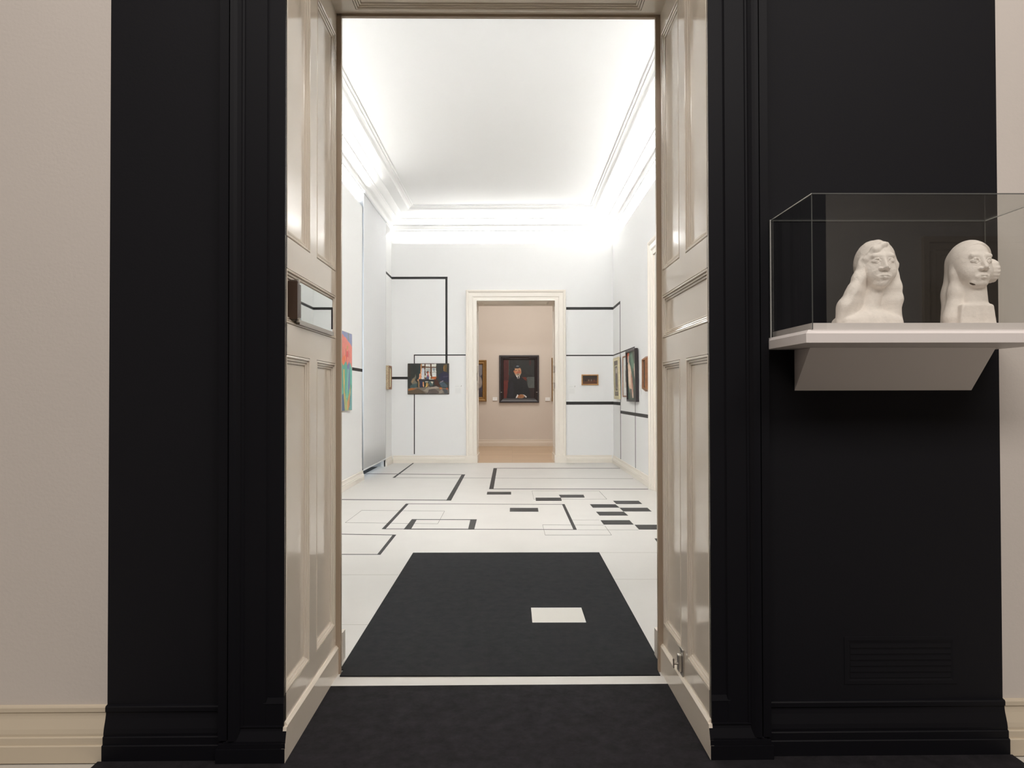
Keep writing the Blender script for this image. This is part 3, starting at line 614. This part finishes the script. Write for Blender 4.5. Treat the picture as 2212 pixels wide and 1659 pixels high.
# ================================================================== PICTURES
def canvas(name, parent, mapf, w_, h_, ops, nx, ny, seed=1, grain=.12):
    """painted surface; ops draw in 0..1 (x right, y down); colours sRGB"""
    X, Y = np.meshgrid(np.linspace(0, 1, nx), np.linspace(0, 1, ny))
    rng = np.random.default_rng(seed); Cc = np.zeros((ny, nx, 3))
    def smooth_noise(k):
        g_ = rng.random((k + 2, k + 2)); gx, gy = X * k, Y * k; i, j = gx.astype(int), gy.astype(int); fx, fy = gx - i, gy - j
        return (g_[j, i] * (1 - fx) + g_[j, i + 1] * fx) * (1 - fy) + (g_[j + 1, i] * (1 - fx) + g_[j + 1, i + 1] * fx) * fy
    wob = (smooth_noise(14) - .5) * .02; wob2 = (smooth_noise(14) - .5) * .02
    XX, YY = X + wob, Y + wob2
    for op in ops:
        col = np.array(lin(op[-1]))
        if op[0] == 'bg': mask = np.ones_like(X)
        elif op[0] == 'el':
            _, cx, cy, rx, ry, _c = op; mask = np.clip((1 - np.sqrt(((XX - cx) / rx) ** 2 + ((YY - cy) / ry) ** 2)) * 6, 0, 1)
        elif op[0] == 'po':
            pts = op[1]; mask = np.zeros_like(X, bool); n_ = len(pts)
            for i in range(n_):
                (xa, ya_), (xb, yb_) = pts[i], pts[(i + 1) % n_]
                if ya_ == yb_: continue
                cnd = ((ya_ > YY) != (yb_ > YY)) & (XX < (xb - xa) * (YY - ya_) / (yb_ - ya_) + xa); mask ^= cnd
            mask = mask.astype(float)
        Cc = Cc * (1 - mask[..., None]) + col * mask[..., None]
    Cc *= (1 + (smooth_noise(22)[..., None] - .5) * 2 * grain + (smooth_noise(60)[..., None] - .5) * grain)
    verts = [mapf(float(x), float(y)) for x, y in zip(X.ravel(), Y.ravel())]
    fs = [(j * nx + i, j * nx + i + 1, (j + 1) * nx + i + 1, (j + 1) * nx + i) for j in range(ny - 1) for i in range(nx - 1)]
    mb = MB(); mb.faces(verts, fs, 'paint'); o = mb.build(name, parent, recalc=False)
    at_ = o.data.color_attributes.new('paint', 'FLOAT_COLOR', 'POINT')
    at_.data.foreach_set('color', np.concatenate([np.clip(Cc, 0, 1).reshape(-1, 3), np.ones((nx * ny, 1))], 1).ravel().astype(np.float32))
    return o
def norm(x0, y0, x1, y1):
    return lambda *pts: [((x - x0) / (x1 - x0), (y - y0) / (y1 - y0)) for x, y in pts]
def frame_ring(mb, w_, h_, prof, m):   # picture frame about the origin of the local x-z plane, facing -y; prof: (inset, protrusion)
    rings_ = [[(-w_ / 2 + i, -p, -h_ / 2 + i), (w_ / 2 - i, -p, -h_ / 2 + i), (w_ / 2 - i, -p, h_ / 2 - i), (-w_ / 2 + i, -p, h_ / 2 - i)] for i, p in prof]
    mb.strip(rings_, m, True); return mb
def P_(x, y, w_, h_, d): return ((x - .5) * w_, -d, (.5 - y) * h_)
def hang(name, loc, rz, tilt=0.0):
    o = bpy.data.objects.new(name, None); COL.objects.link(o); o.matrix_world = Matrix.Translation(loc) @ Matrix.Rotation(rz, 4, 'Z') @ Matrix.Rotation(tilt, 4, 'X'); return o
# portrait in the far room
xa, za = back_pt(1078.5, 870, FY); xb, zb = back_pt(1164, 767.5, FY)
W_, H_ = xb - xa, zb - za
s = hang('painting', ((xa + xb) / 2, FY, (za + zb) / 2), 0)
tag(s, 'black-framed portrait of a seated bearded man in dark suit beyond the far doorway', 'painting')
f = frame_ring(MB(), W_, H_, [(0, .001), (0, .045), (.010, .052), (.035, .052), (.045, .046), (.075, .032), (.085, .034), (.100, .022), (.104, .012)], 'black_frame')
for sx in (-1, 1):
    f.prism([(sx * (W_ / 2 - .05), -.05, H_ / 2 - .04), (sx * (W_ / 2 - .22), -.05, H_ / 2 - .04), (sx * (W_ / 2 - .25), -.044, H_ / 2 - .075), (sx * (W_ / 2 - .075), -.044, H_ / 2 - .075)], (0, -.006, 0), 'black_frame')
    f.box(sx * (W_ / 2 - .05) - .018, sx * (W_ / 2 - .05) + .018, -.055, -.045, -H_ / 2 + .235, -H_ / 2 + .25, 'steel')
f.build('frame', s)
q = norm(330, 320, 1115, 1310)
ops = [('bg', (41, 41, 40)), ('po', q((600, 320), (1115, 320), (1115, 760), (760, 600)), (46, 47, 46)), ('po', q((330, 320), (462, 320), (466, 1310), (330, 1310)), (74, 36, 34)),
       ('po', q((330, 850), (460, 850), (430, 1100), (400, 1310), (345, 1310)), (98, 42, 36)), ('po', q((462, 320), (476, 320), (472, 720), (462, 720)), (66, 78, 72)),
       ('po', q((915, 770), (1115, 765), (1115, 1045), (940, 1040)), (82, 86, 84)), ('po', q((960, 1045), (1115, 1040), (1115, 1310), (990, 1310)), (46, 34, 33)),
       ('po', q((800, 768), (875, 765), (915, 795), (905, 880), (865, 870), (840, 815)), (96, 44, 30)), ('el', *q((1000, 400))[0], .03, .08, (70, 40, 40)),
       ('po', q((640, 725), (500, 800), (450, 900), (425, 1100), (415, 1310), (1010, 1310), (985, 1120), (930, 960), (900, 860), (740, 760)), (33, 33, 35)),
       ('po', q((500, 900), (560, 860), (600, 1100), (560, 1280), (450, 1280)), (38, 38, 44)),
       ('el', *q((688, 620))[0], .125, .135, (186, 142, 108)), ('el', *q((604, 620))[0], .025, .035, (176, 110, 76)), ('el', *q((683, 505))[0], .125, .05, (38, 42, 46)), ('po', q((590, 500), (620, 500), (620, 600), (596, 590)), (44, 46, 48)), ('el', *q((690, 487))[0], .05, .018, (110, 120, 126)),
       ('po', q((630, 595), (670, 590), (672, 607), (634, 612)), (92, 56, 40)), ('po', q((708, 592), (750, 594), (748, 610), (708, 606)), (92, 56, 40)), ('el', *q((655, 650))[0], .04, .035, (186, 116, 84)), ('el', *q((740, 640))[0], .035, .035, (174, 100, 74)), ('el', *q((697, 655))[0], .025, .04, (156, 86, 66)),
       ('el', *q((698, 708))[0], .085, .042, (168, 160, 146)), ('el', *q((697, 690))[0], .05, .014, (120, 96, 80)),
       ('po', q((640, 722), (672, 735), (698, 770), (690, 786), (664, 762)), (226, 224, 222)), ('po', q((736, 738), (736, 778), (716, 782), (712, 760)), (226, 224, 222)), ('po', q((690, 755), (720, 755), (712, 800), (698, 800)), (26, 25, 28)), ('el', *q((690, 803))[0], .014, .012, (188, 178, 172)), ('el', *q((722, 806))[0], .012, .012, (180, 160, 156)),
       ('el', *q((758, 1258))[0], .15, .052, (160, 116, 82)), ('po', q((660, 1235), (720, 1215), (790, 1230), (860, 1262), (800, 1280), (700, 1278)), (148, 100, 68)), ('po', q((630, 1302), (672, 1205), (700, 1215), (662, 1300)), (214, 214, 214)), ('po', q((820, 1212), (880, 1235), (914, 1276), (886, 1286), (860, 1250)), (214, 214, 214))]
canvas('canvas', s, lambda x, y: P_(x, y, W_ - .2, H_ - .2, .014), 1, 1, ops, 110, 130, 2)
# gold-framed pictures either side of it
def gold(px0, py0, px1, py1, lab, ops, seed):
    xa, za = back_pt(px0, py1, FY); xb, zb = back_pt(px1, py0, FY); W_, H_ = xb - xa, zb - za
    s = hang('painting', ((xa + xb) / 2, FY, (za + zb) / 2), 0); tag(s, lab, 'painting')
    frame_ring(MB(), W_, H_, [(0, .001), (0, .05), (.012, .06), (.03, .058), (.05, .044), (.075, .05), (.095, .03), (.1, .014)], 'gold_frame').build('frame', s)
    canvas('canvas', s, lambda x, y: P_(x, y, W_ - .19, H_ - .19, .016), 1, 1, ops, 60, 60, seed)
gold(966, 778, 1051, 867, 'gold-framed blue-grey painting left of the portrait, partly behind the far door reveal', [('bg', (84, 84, 96)), ('po', [(.6, 0), (1, 0), (1, .4), (.7, .5)], (126, 122, 126)), ('po', [(.75, .5), (1, .3), (1, .8), (.85, .9)], (58, 56, 70)), ('el', .88, .55, .12, .2, (150, 140, 132)), ('po', [(0, .7), (.7, .6), (1, .85), (1, 1), (0, 1)], (66, 58, 62))], 4)
gold(1191.5, 773, 1262, 867, 'gold-framed painting right of the portrait, only its left edge showing', [('bg', (70, 62, 50)), ('el', .5, .5, .3, .35, (120, 100, 80))], 5)
def far_label(px0, py0, px1, py1, lab):
    xa, za = back_pt(px0, py1, FY); xb, zb = back_pt(px1, py0, FY)
    o = MB().box(xa, xb, FY - .014, FY + .0005, za, zb, 'label').box(xa, xb, FY - .015, FY + .0005, za - .004, za, 'label_edge')
    for k in range(3): o.box(xa + .02, xb - .03, FY - .0145, FY - .014, za + .02 + k * .016, za + .024 + k * .016, 'label_text')
    tag(o.build('caption_card'), lab, 'label')
far_label(1064.5, 858, 1074, 865.5, 'small caption card on the pink-beige far wall, left of the portrait'); far_label(1178, 858.5, 1188, 866, 'small caption card on the pink-beige far wall, right of the portrait')
# dark interior scene on the end wall
xa, za = back_pt(881, 852); xb, zb = back_pt(970.3, 785); W_, H_ = xb - xa, zb - za
s = hang('painting', ((xa + xb) / 2, GY1 - .0001, (za + zb) / 2), 0)
tag(s, 'unframed dark painting of a figure seated before a window, left of the far doorway', 'painting')
o = MB().box(-W_ / 2, W_ / 2, -.028, 0, -H_ / 2, H_ / 2, 'canvas_edge').build('stretcher', s); bevel(o, .008, 3)
q = norm(330, 245, 1745, 1300)
R_ = lambda x0, y0, x1, y1, c_: ('po', q((x0, y0), (x1, y0), (x1, y1), (x0, y1)), c_)
G_ = lambda pts, c_: ('po', q(*pts), c_)
ops = [('bg', (45, 47, 43)), R_(330, 245, 420, 700, (54, 46, 38)), G_([(640, 500), (760, 260), (770, 700), (650, 760)], (38, 50, 48)), R_(770, 250, 1315, 780, (92, 58, 32)), R_(772, 255, 806, 780, (198, 142, 96)),
       R_(822, 255, 905, 322, (212, 212, 206)), R_(940, 255, 1105, 352, (216, 216, 208)), R_(1160, 255, 1308, 352, (218, 216, 204)), R_(808, 395, 905, 770, (202, 206, 210)), R_(945, 390, 1106, 720, (196, 198, 194)), R_(1165, 390, 1308, 700, (214, 214, 210)),
       G_([(960, 420), (1090, 400), (1080, 560), (1000, 520)], (168, 172, 168)), G_([(1180, 400), (1280, 410), (1260, 520), (1200, 500)], (150, 156, 158)), R_(1175, 535, 1310, 552, (120, 116, 104)), G_([(1130, 720), (1330, 690), (1290, 790), (1180, 770)], (166, 88, 40)),
       G_([(905, 255), (938, 255), (930, 640), (908, 640)], (84, 46, 22)), G_([(1108, 255), (1156, 255), (1150, 730), (1116, 720)], (88, 54, 24)), G_([(800, 330), (905, 345), (1310, 355), (1310, 380), (800, 380)], (88, 58, 28)),
       G_([(1310, 250), (1745, 250), (1745, 560), (1560, 500), (1320, 700)], (44, 46, 42)), G_([(1560, 290), (1690, 270), (1680, 530), (1575, 530)], (92, 72, 34)), G_([(1560, 330), (1590, 320), (1590, 500), (1570, 510)], (164, 112, 56)),
       G_([(1380, 640), (1560, 500), (1745, 600), (1745, 900), (1560, 860), (1440, 820)], (36, 36, 58)), G_([(1540, 680), (1740, 660), (1740, 700), (1550, 720)], (64, 54, 74)),
       G_([(1230, 800), (1330, 760), (1440, 1000), (1430, 1080), (1250, 960)], (66, 34, 22)), G_([(1420, 930), (1500, 870), (1600, 900), (1710, 1020), (1690, 1080), (1500, 1060)], (66, 80, 88)), G_([(1440, 890), (1550, 830), (1560, 860), (1460, 910)], (132, 120, 132)),
       G_([(430, 880), (470, 780), (560, 720), (600, 600), (605, 720), (570, 820), (640, 900), (640, 1040), (520, 1050)], (112, 106, 92)), G_([(440, 880), (520, 760), (560, 800), (480, 920)], (146, 120, 92)), G_([(400, 1040), (480, 960), (650, 920), (640, 1080), (420, 1090)], (62, 82, 82)),
       G_([(700, 785), (748, 595), (772, 600), (762, 785)], (226, 156, 118)), G_([(650, 800), (700, 780), (712, 860), (680, 860)], (206, 150, 104)), G_([(680, 870), (720, 860), (755, 1040), (700, 1080)], (142, 112, 74)),
       G_([(960, 780), (1000, 620), (1050, 600), (1090, 780)], (78, 84, 118)), G_([(1005, 600), (1040, 590), (1040, 690), (1015, 680)], (186, 66, 68)), G_([(1040, 590), (1070, 590), (1120, 700), (1110, 780), (1080, 780)], (210, 206, 186)), ('el', *q((1020, 545))[0], .036, .045, (72, 44, 34)), ('el', *q((1042, 556))[0], .018, .03, (196, 110, 74)), G_([(890, 650), (960, 650), (950, 720), (900, 720)], (176, 170, 150)),
       G_([(700, 785), (1240, 778), (1260, 800), (1220, 850), (740, 845)], (42, 40, 44)), G_([(1060, 770), (1240, 768), (1230, 790), (1070, 795)], (186, 186, 168)), G_([(800, 770), (930, 760), (930, 780), (820, 785)], (140, 146, 148)),
       R_(740, 845, 830, 1060, (36, 38, 66)), G_([(840, 880), (872, 880), (880, 1060), (850, 1050)], (222, 150, 104)), G_([(870, 830), (920, 850), (930, 1040), (890, 1040)], (36, 46, 36)), G_([(930, 860), (1040, 870), (1020, 890), (935, 890)], (196, 190, 170)), G_([(970, 920), (1020, 900), (1000, 1040), (920, 1080)], (196, 160, 92)), G_([(1030, 930), (1050, 930), (1050, 1060), (1035, 1060)], (168, 120, 80)),
       G_([(1040, 870), (1210, 860), (1230, 1000), (1090, 1010)], (70, 88, 86)), G_([(1115, 870), (1200, 870), (1170, 950)], (196, 188, 168)), G_([(1210, 930), (1245, 950), (1225, 1100), (1205, 1100)], (40, 32, 28)),
       G_([(340, 1100), (600, 1060), (860, 1080), (1100, 1040), (1400, 1060), (1740, 1120), (1740, 1290), (340, 1290)], (112, 102, 92)), G_([(350, 1130), (440, 1095), (640, 1095), (520, 1150), (350, 1180)], (164, 98, 42)), G_([(350, 1190), (700, 1110), (900, 1230), (940, 1290), (350, 1290)], (90, 76, 60)), G_([(860, 1180), (1060, 1040), (1160, 1120), (1000, 1250)], (140, 130, 118)), G_([(1060, 1080), (1300, 1030), (1420, 1090), (1200, 1130)], (150, 138, 126)), G_([(1060, 1150), (1250, 1110), (1400, 1230), (1380, 1290), (980, 1290)], (88, 78, 74)), G_([(1400, 1200), (1520, 1130), (1560, 1240), (1420, 1280)], (142, 132, 120)), G_([(1540, 1120), (1700, 1150), (1720, 1290), (1600, 1280)], (70, 72, 76)),
       ('el', *q((1470, 1100))[0], .04, .03, (176, 104, 56)), ('el', *q((1690, 1120))[0], .025, .035, (160, 84, 50))]
canvas('paint_surface', s, lambda x, y: P_(x, y, W_ - .012, H_ - .012, .0288), 1, 1, ops, 150, 115, 3)
# small ochre-framed picture on the end wall
xa, za = back_pt(1256, 832); xb, zb = back_pt(1292.3, 809); W_, H_ = xb - xa, zb - za
s = hang('painting', ((xa + xb) / 2, GY1 - .0005, (za + zb) / 2), 0); tag(s, 'small dark brown picture in an ochre frame, right of the far doorway', 'painting')
frame_ring(MB(), W_, H_, [(0, .001), (0, .026), (.004, .03), (.016, .03), (.02, .024), (.022, .012)], 'ochre_frame').build('frame', s)
canvas('canvas', s, lambda x, y: P_(x, y, W_ - .04, H_ - .04, .013), 1, 1, [('bg', (66, 50, 40)), ('po', [(0, 0), (1, 0), (1, .3), (0, .35)], (56, 48, 42)), ('po', [(0, .7), (1, .62), (1, 1), (0, 1)], (92, 60, 42)), ('el', .42, .55, .05, .12, (130, 112, 98)), ('el', .6, .56, .05, .14, (124, 104, 92)), ('el', .22, .58, .06, .14, (44, 34, 30)), ('el', .8, .6, .07, .14, (110, 62, 44))], 40, 26, 7)
# colourful canvas on the left wall (local x runs towards the end wall after turning)
py0, py1 = 8.30, side_pt(760.6, 800, GX0 + .03)[0]
zb, za = side_pt(760.6, 722, GX0 + .03)[1], side_pt(759.5, 886, GX0 + .03)[1]; W_, H_ = py1 - py0, zb - za
s = hang('painting', (GX0 + .0004, (py0 + py1) / 2, (za + zb) / 2), math.pi / 2); tag(s, 'bright coral and teal canvas on the left gallery wall, cut off by door lining', 'painting')
MB().box(-W_ / 2, W_ / 2, -.028, 0, -H_ / 2, H_ / 2, 'aged_frame').build('stretcher', s)
def vx(cx): return .245 + (cx - 65) / 180 * .755
q2 = lambda *pts: [(vx(x), (y - 215) / (1550 - 215)) for x, y in pts]
ops = [('bg', (212, 126, 115)), ('po', q2((0, 160), (245, 200), (245, 430), (65, 280), (0, 230)), (132, 140, 174)), ('po', q2((150, 200), (176, 200), (176, 360), (155, 340)), (128, 136, 130)),
       ('po', q2((65, 640), (110, 600), (100, 760), (60, 800), (0, 760)), (214, 112, 72)), ('po', q2((0, 740), (70, 780), (110, 700), (165, 760), (210, 720), (250, 900), (250, 1560), (0, 1560)), (92, 160, 142)), ('po', q2((105, 680), (140, 800), (190, 680), (195, 1180), (130, 1260), (105, 1000)), (112, 116, 166)),
       ('po', q2((110, 700), (135, 780), (125, 1150), (100, 1180)), (84, 170, 140)), ('po', q2((150, 830), (175, 840), (150, 1320), (118, 1340)), (120, 186, 160)), ('po', q2((128, 530), (160, 530), (165, 690), (140, 800), (118, 640)), (196, 74, 78)), ('po', q2((140, 620), (160, 640), (150, 770), (138, 720)), (216, 150, 126)),
       ('el', *q2((147, 470))[0], .06, .03, (178, 150, 90)), ('po', q2((104, 500), (122, 490), (122, 620), (106, 640)), (176, 108, 92)), ('po', q2((164, 510), (182, 520), (182, 640), (168, 640)), (178, 104, 100)), ('po', q2((200, 720), (245, 820), (240, 1100), (215, 1100)), (98, 174, 160)),
       ('po', q2((60, 850), (90, 850), (90, 1240), (140, 1400), (190, 1240), (205, 1100), (212, 1240), (170, 1550), (95, 1550), (70, 1250)), (196, 168, 96)), ('po', q2((95, 1250), (140, 1380), (130, 1550), (100, 1550)), (150, 172, 118)), ('po', q2((150, 1380), (195, 1240), (190, 1500), (155, 1550)), (188, 136, 92)), ('po', q2((0, 1300), (68, 1260), (95, 1550), (0, 1550)), (74, 96, 124)), ('po', q2((215, 1200), (250, 1150), (250, 1550), (190, 1550)), (116, 172, 172)), ('po', q2((205, 1300), (213, 1300), (196, 1480), (188, 1480)), (52, 90, 104))]
canvas('paint_surface', s, lambda x, y: P_(x, y, W_ - .004, H_ - .004, .0288), 1, 1, ops, 90, 130, 8, .1)
# small worn-gilt picture in the corner of the left wall
yA, yB = 11.45, 11.72; za, zb = side_pt(838, 841, GX0 + .03)[1], side_pt(838, 789.5, GX0 + .03)[1]; W_, H_ = yB - yA, zb - za
s = hang('painting', (GX0 + ZTP, (yA + yB) / 2, (za + zb) / 2), math.pi / 2); tag(s, 'small worn-gilt framed picture on the left wall, between blind and end wall', 'painting')
o = frame_ring(MB(), W_, H_, [(0, .0), (0, .048)], 'aged_frame'); frame_ring(o, W_, H_, [(0, .048), (.004, .053), (.026, .053), (.034, .038)], 'wood_frame'); frame_ring(o, W_, H_, [(.034, .038), (.048, .046), (.056, .02)], 'cream_frame'); o.build('frame', s)
canvas('canvas', s, lambda x, y: P_(x, y, W_ - .1, H_ - .1, .022), 1, 1, [('bg', (96, 84, 70)), ('el', .5, .5, .3, .3, (170, 158, 136))], 16, 16, 9)
# right wall: local x runs towards the camera (rz = -90 deg)
def rwall(name, yfar, ynear, za, zb, tilt, lab):
    s = hang(name, (GX1 - .0015, (yfar + ynear) / 2, (za + zb) / 2), -math.pi / 2, tilt); tag(s, lab, 'painting'); return s, yfar - ynear, zb - za
s, W_, H_ = rwall('painting', 11.66, 11.12, 1.117, 1.81, 0.0, 'cream-framed dark picture on the right wall, nearest the end wall')
s.matrix_world = Matrix.Translation((GX1 - .016, 11.39, 1.4635)) @ Matrix.Rotation(-math.pi / 2, 4, 'Z') @ Matrix.Rotation(.022, 4, 'X')
frame_ring(MB(), W_, H_, [(0, .0), (0, .026), (.006, .030), (.050, .030), (.054, .022)], 'cream_frame').poly([(-W_ / 2, 0, -H_ / 2), (W_ / 2, 0, -H_ / 2), (W_ / 2, 0, H_ / 2), (-W_ / 2, 0, H_ / 2)], 'canvas_edge').build('frame', s)
frame_ring(MB(), W_ - .108, H_ - .108, [(0, .022), (.075, .022), (.080, .018)], 'grey_mat').build('mount', s)
frame_ring(MB(), W_ - .256, H_ - .256, [(0, .0182), (0, .024), (.016, .024), (.016, .0182)], 'cream_frame').build('slip', s)
canvas('canvas', s, lambda x, y: P_(x, y, W_ - .27, H_ - .27, .0186), 1, 1, [('bg', (70, 62, 62)), ('el', .45, .2, .3, .14, (190, 180, 168)), ('po', [(.3, .3), (.6, .3), (.7, .9), (.2, .9)], (104, 92, 90)), ('po', [(.0, .4), (.2, .4), (.25, 1), (0, 1)], (46, 42, 44)), ('el', .55, .88, .2, .06, (160, 148, 140))], 30, 40, 10)
s, W_, H_ = rwall('painting', 10.88, 10.38, 1.156, 1.797, 0, 'white-mounted picture in thin brown frame, between the cream and black frames on right wall')
frame_ring(MB(), W_, H_, [(0, .0), (0, .018), (.022, .018), (.022, .008)], 'wood_frame').build('frame', s)
frame_ring(MB(), W_ - .044, H_ - .044, [(0, .008), (.12, .008), (.124, .006)], 'white_mat').build('mount', s)
canvas('canvas', s, lambda x, y: P_(x, y, W_ - .292, H_ - .292, .0063), 1, 1, [('bg', (206, 200, 190)), ('po', [(.2, .2), (.7, .3), (.6, .8), (.3, .7)], (120, 116, 112))], 16, 20, 11)
s, W_, H_ = rwall('painting', 10.335, 9.565, 1.092, 1.847, 0, 'large black-framed painting of pale figures on dark green, right gallery wall')
s.matrix_world = Matrix.Translation((GX1 - .010, 9.95, 1.4695)) @ Matrix.Rotation(-math.pi / 2, 4, 'Z') @ Matrix.Rotation(.022, 4, 'X')
frame_ring(MB(), W_, H_, [(0, .0), (0, .045), (.028, .045), (.028, .020)], 'black_frame').poly([(-W_ / 2, 0, -H_ / 2), (W_ / 2, 0, -H_ / 2), (W_ / 2, 0, H_ / 2), (-W_ / 2, 0, H_ / 2)], 'canvas_edge').build('frame', s)
q3 = norm(375, 250, 550, 1180)
ops = [('bg', (58, 84, 70)), ('po', q3((375, 250), (420, 250), (400, 420), (375, 380)), (196, 92, 66)), ('po', q3((440, 300), (500, 280), (520, 560), (470, 640)), (92, 124, 104)), ('po', q3((480, 250), (550, 230), (550, 480), (510, 520)), (72, 72, 62)),
       ('po', q3((380, 480), (410, 440), (440, 540), (480, 900), (480, 1140), (430, 1160), (390, 900)), (222, 192, 168)), ('po', q3((500, 640), (515, 490), (550, 520), (550, 1160), (530, 900)), (228, 196, 174)), ('po', q3((375, 430), (396, 300), (412, 330), (404, 460)), (214, 180, 160)),
       ('po', q3((440, 640), (470, 760), (480, 1000), (470, 1080), (455, 860)), (168, 104, 84)), ('po', q3((480, 560), (505, 620), (520, 900), (500, 1150), (484, 900)), (44, 66, 54)), ('po', q3((410, 960), (450, 980), (465, 1150), (420, 1160)), (84, 84, 76)), ('po', q3((490, 1000), (530, 1020), (520, 1170), (485, 1170)), (50, 52, 46)), ('po', q3((395, 640), (420, 620), (430, 900), (405, 880)), (236, 214, 196)), ('po', q3((535, 820), (550, 800), (550, 1160), (540, 1160)), (224, 150, 118))]
canvas('canvas', s, lambda x, y: P_(x, y, W_ - .056, H_ - .056, .022), 1, 1, ops, 70, 70, 12)
s, W_, H_ = rwall('painting', 9.10, 8.80, 1.235, 1.70, 0, 'small picture in deep splayed brown wooden frame, nearest the side door on right wall')
o = frame_ring(MB(), W_, H_, [(0, .0), (.040, .056), (.052, .056), (.055, .030)], 'wood_frame'); o.build('frame', s)
canvas('canvas', s, lambda x, y: P_(x, y, W_ - .122, H_ - .122, .032), 1, 1, [('bg', (74, 72, 68)), ('po', [(.6, 0), (1, 0), (1, 1), (.7, 1)], (124, 108, 84)), ('el', .35, .4, .2, .2, (52, 54, 54))], 16, 24, 13)
# caption sheets on the white walls
def sheet(x0, x1, z0, z1, lab):
    o = MB().box(x0, x1, GY1 - .0015, GY1 - .0002, z0, z1, 'label')
    for k in range(6):
        if k in (1,): continue
        o.box(x0 + .012, x1 - (.05 if k == 0 else .02), GY1 - .0018, GY1 - .0015, z1 - .03 - k * .022, z1 - .026 - k * .022, 'label_text')
    o.prism([(x1 - .022, GY1 - .0015, z1 - .034), (x1 - .016, GY1 - .0015, z1 - .034), (x1 - .004, GY1 - .0015, z1 - .012), (x1 - .010, GY1 - .0015, z1 - .012)], (0, -.0004, 0), 'label_edge')
    tag(o.build('caption_sheet'), lab, 'label')
for (a_, b_, c_, d_, lab) in ((982, 831, 998, 852, 'white caption sheet between the dark interior painting and far doorway'), (1228, 832, 1243.5, 852, 'white caption sheet between the far doorway and small ochre-framed picture')):
    (x0, z1), (x1, z0) = back_pt(a_, b_), back_pt(c_, d_); sheet(x0, x1, z0, z1, lab)
y0, y1 = side_pt(1386.3, 830, GX1)[0], side_pt(1383, 830, GX1)[0]; z0, z1 = side_pt(1384.5, 852, GX1)[1], side_pt(1384.5, 828, GX1)[1]
o = MB().box(GX1 - .0015, GX1 - .0002, y0, y1, z0, z1, 'label')
for k in range(5): o.box(GX1 - .0018, GX1 - .0015, y0 + .015, y1 - .015, z1 - .03 - k * .02, z1 - .026 - k * .02, 'label_text')
tag(o.build('caption_sheet'), 'white caption sheet on the right wall, between black frame and splayed wooden frame', 'label')

# ================================================================== LIGHT
def area(name, loc, rot, sx, sy, power, rgb=(1, 1, 1), frame=F0, spread=math.pi):
    l = bpy.data.lights.new(name, 'AREA'); l.shape = 'RECTANGLE'; l.size = sx; l.size_y = sy; l.energy = power; l.color = rgb; l.spread = spread
    o = bpy.data.objects.new(name, l); COL.objects.link(o); o.matrix_world = frame @ Matrix.Translation(loc) @ Matrix.Rotation(rot[0], 4, 'X') @ Matrix.Rotation(rot[1], 4, 'Y'); return o
UP = (math.pi, 0)
CP = 26
LC = (1, .992, .975)
LZ = 3.74
TI = math.radians(6)
xm, ym = (GX0 + GX1) / 2, (GY0 + GY1) / 2
def cove(name, loc, dirv, length):
    d = Vector((dirv[0] * math.sin(TI), dirv[1] * math.sin(TI), math.cos(TI)))
    l = bpy.data.lights.new(name, 'AREA'); l.shape = 'RECTANGLE'; l.size = length; l.size_y = .05; l.energy = CP * length; l.color = LC
    o = bpy.data.objects.new(name, l); COL.objects.link(o)
    z = -d; x = Vector((dirv[1], -dirv[0], 0)); y = z.cross(x)
    o.matrix_world = Matrix.Translation(loc) @ Matrix((x, y, z)).transposed().to_4x4(); return o
cove('cove_light_left', (GX0 - .07, (GY0 + NY0) / 2, LZ), (1, 0), NY0 - GY0)
cove('cove_light_right', (GX1 + .07, ym - .2, LZ), (-1, 0), GY1 - GY0 - .6)
cove('cove_light_back', (xm, GY1 + .07, LZ), (0, -1), GX1 - GX0 - .8)
cove('cove_light_near', (xm, GY0 - .07, LZ), (0, 1), GX1 - GX0)
area('gallery_track_light', (xm, 4.2, 3.85), (math.radians(61), 0), 2.6, .3, 53, (1, .995, .985), F0, math.radians(110))  # added fill, out of view, to brighten the gallery walls
area('far_room_light', (0.2, 13.9, 4.1), (0, 0), 2.5, 1.2, 82, (1, .97, .93))
area('front_room_light', (0.8, -1.2, 4.3), (math.radians(12), 0), 5.5, 1.6, 240, (1, .94, .89), F1)
area('front_wall_light', (0.2, 1.35, 4.35), (0, 0), 5.0, .25, 40, (1, .94, .89), F1)
for o in SC.objects:
    n = o.name.split('.')[0]
    if n == 'caption_sheet': o['group'] = 'caption sheets on the white gallery walls'
    elif n == 'caption_card': o['group'] = 'caption cards beside the portrait'
    elif n == 'strike_plate': o['group'] = 'plates on the far doorway reveals'
    elif n == 'plaster_head': o['group'] = 'plaster heads in the glass case'
    elif n == 'painting': o['group'] = 'pictures in the far room' if o.matrix_world.translation.y > 13 else 'pictures on the white gallery walls'
wd = bpy.data.worlds.new('world'); SC.world = wd; wd.use_nodes = True
wd.node_tree.nodes['Background'].inputs[0].default_value = (.5, .55, .6, 1); wd.node_tree.nodes['Background'].inputs[1].default_value = .2
vs = SC.view_settings; vs.view_transform = 'Standard'; vs.look = 'None'; vs.exposure = 0.0; vs.gamma = 1.0; vs.use_curve_mapping = False
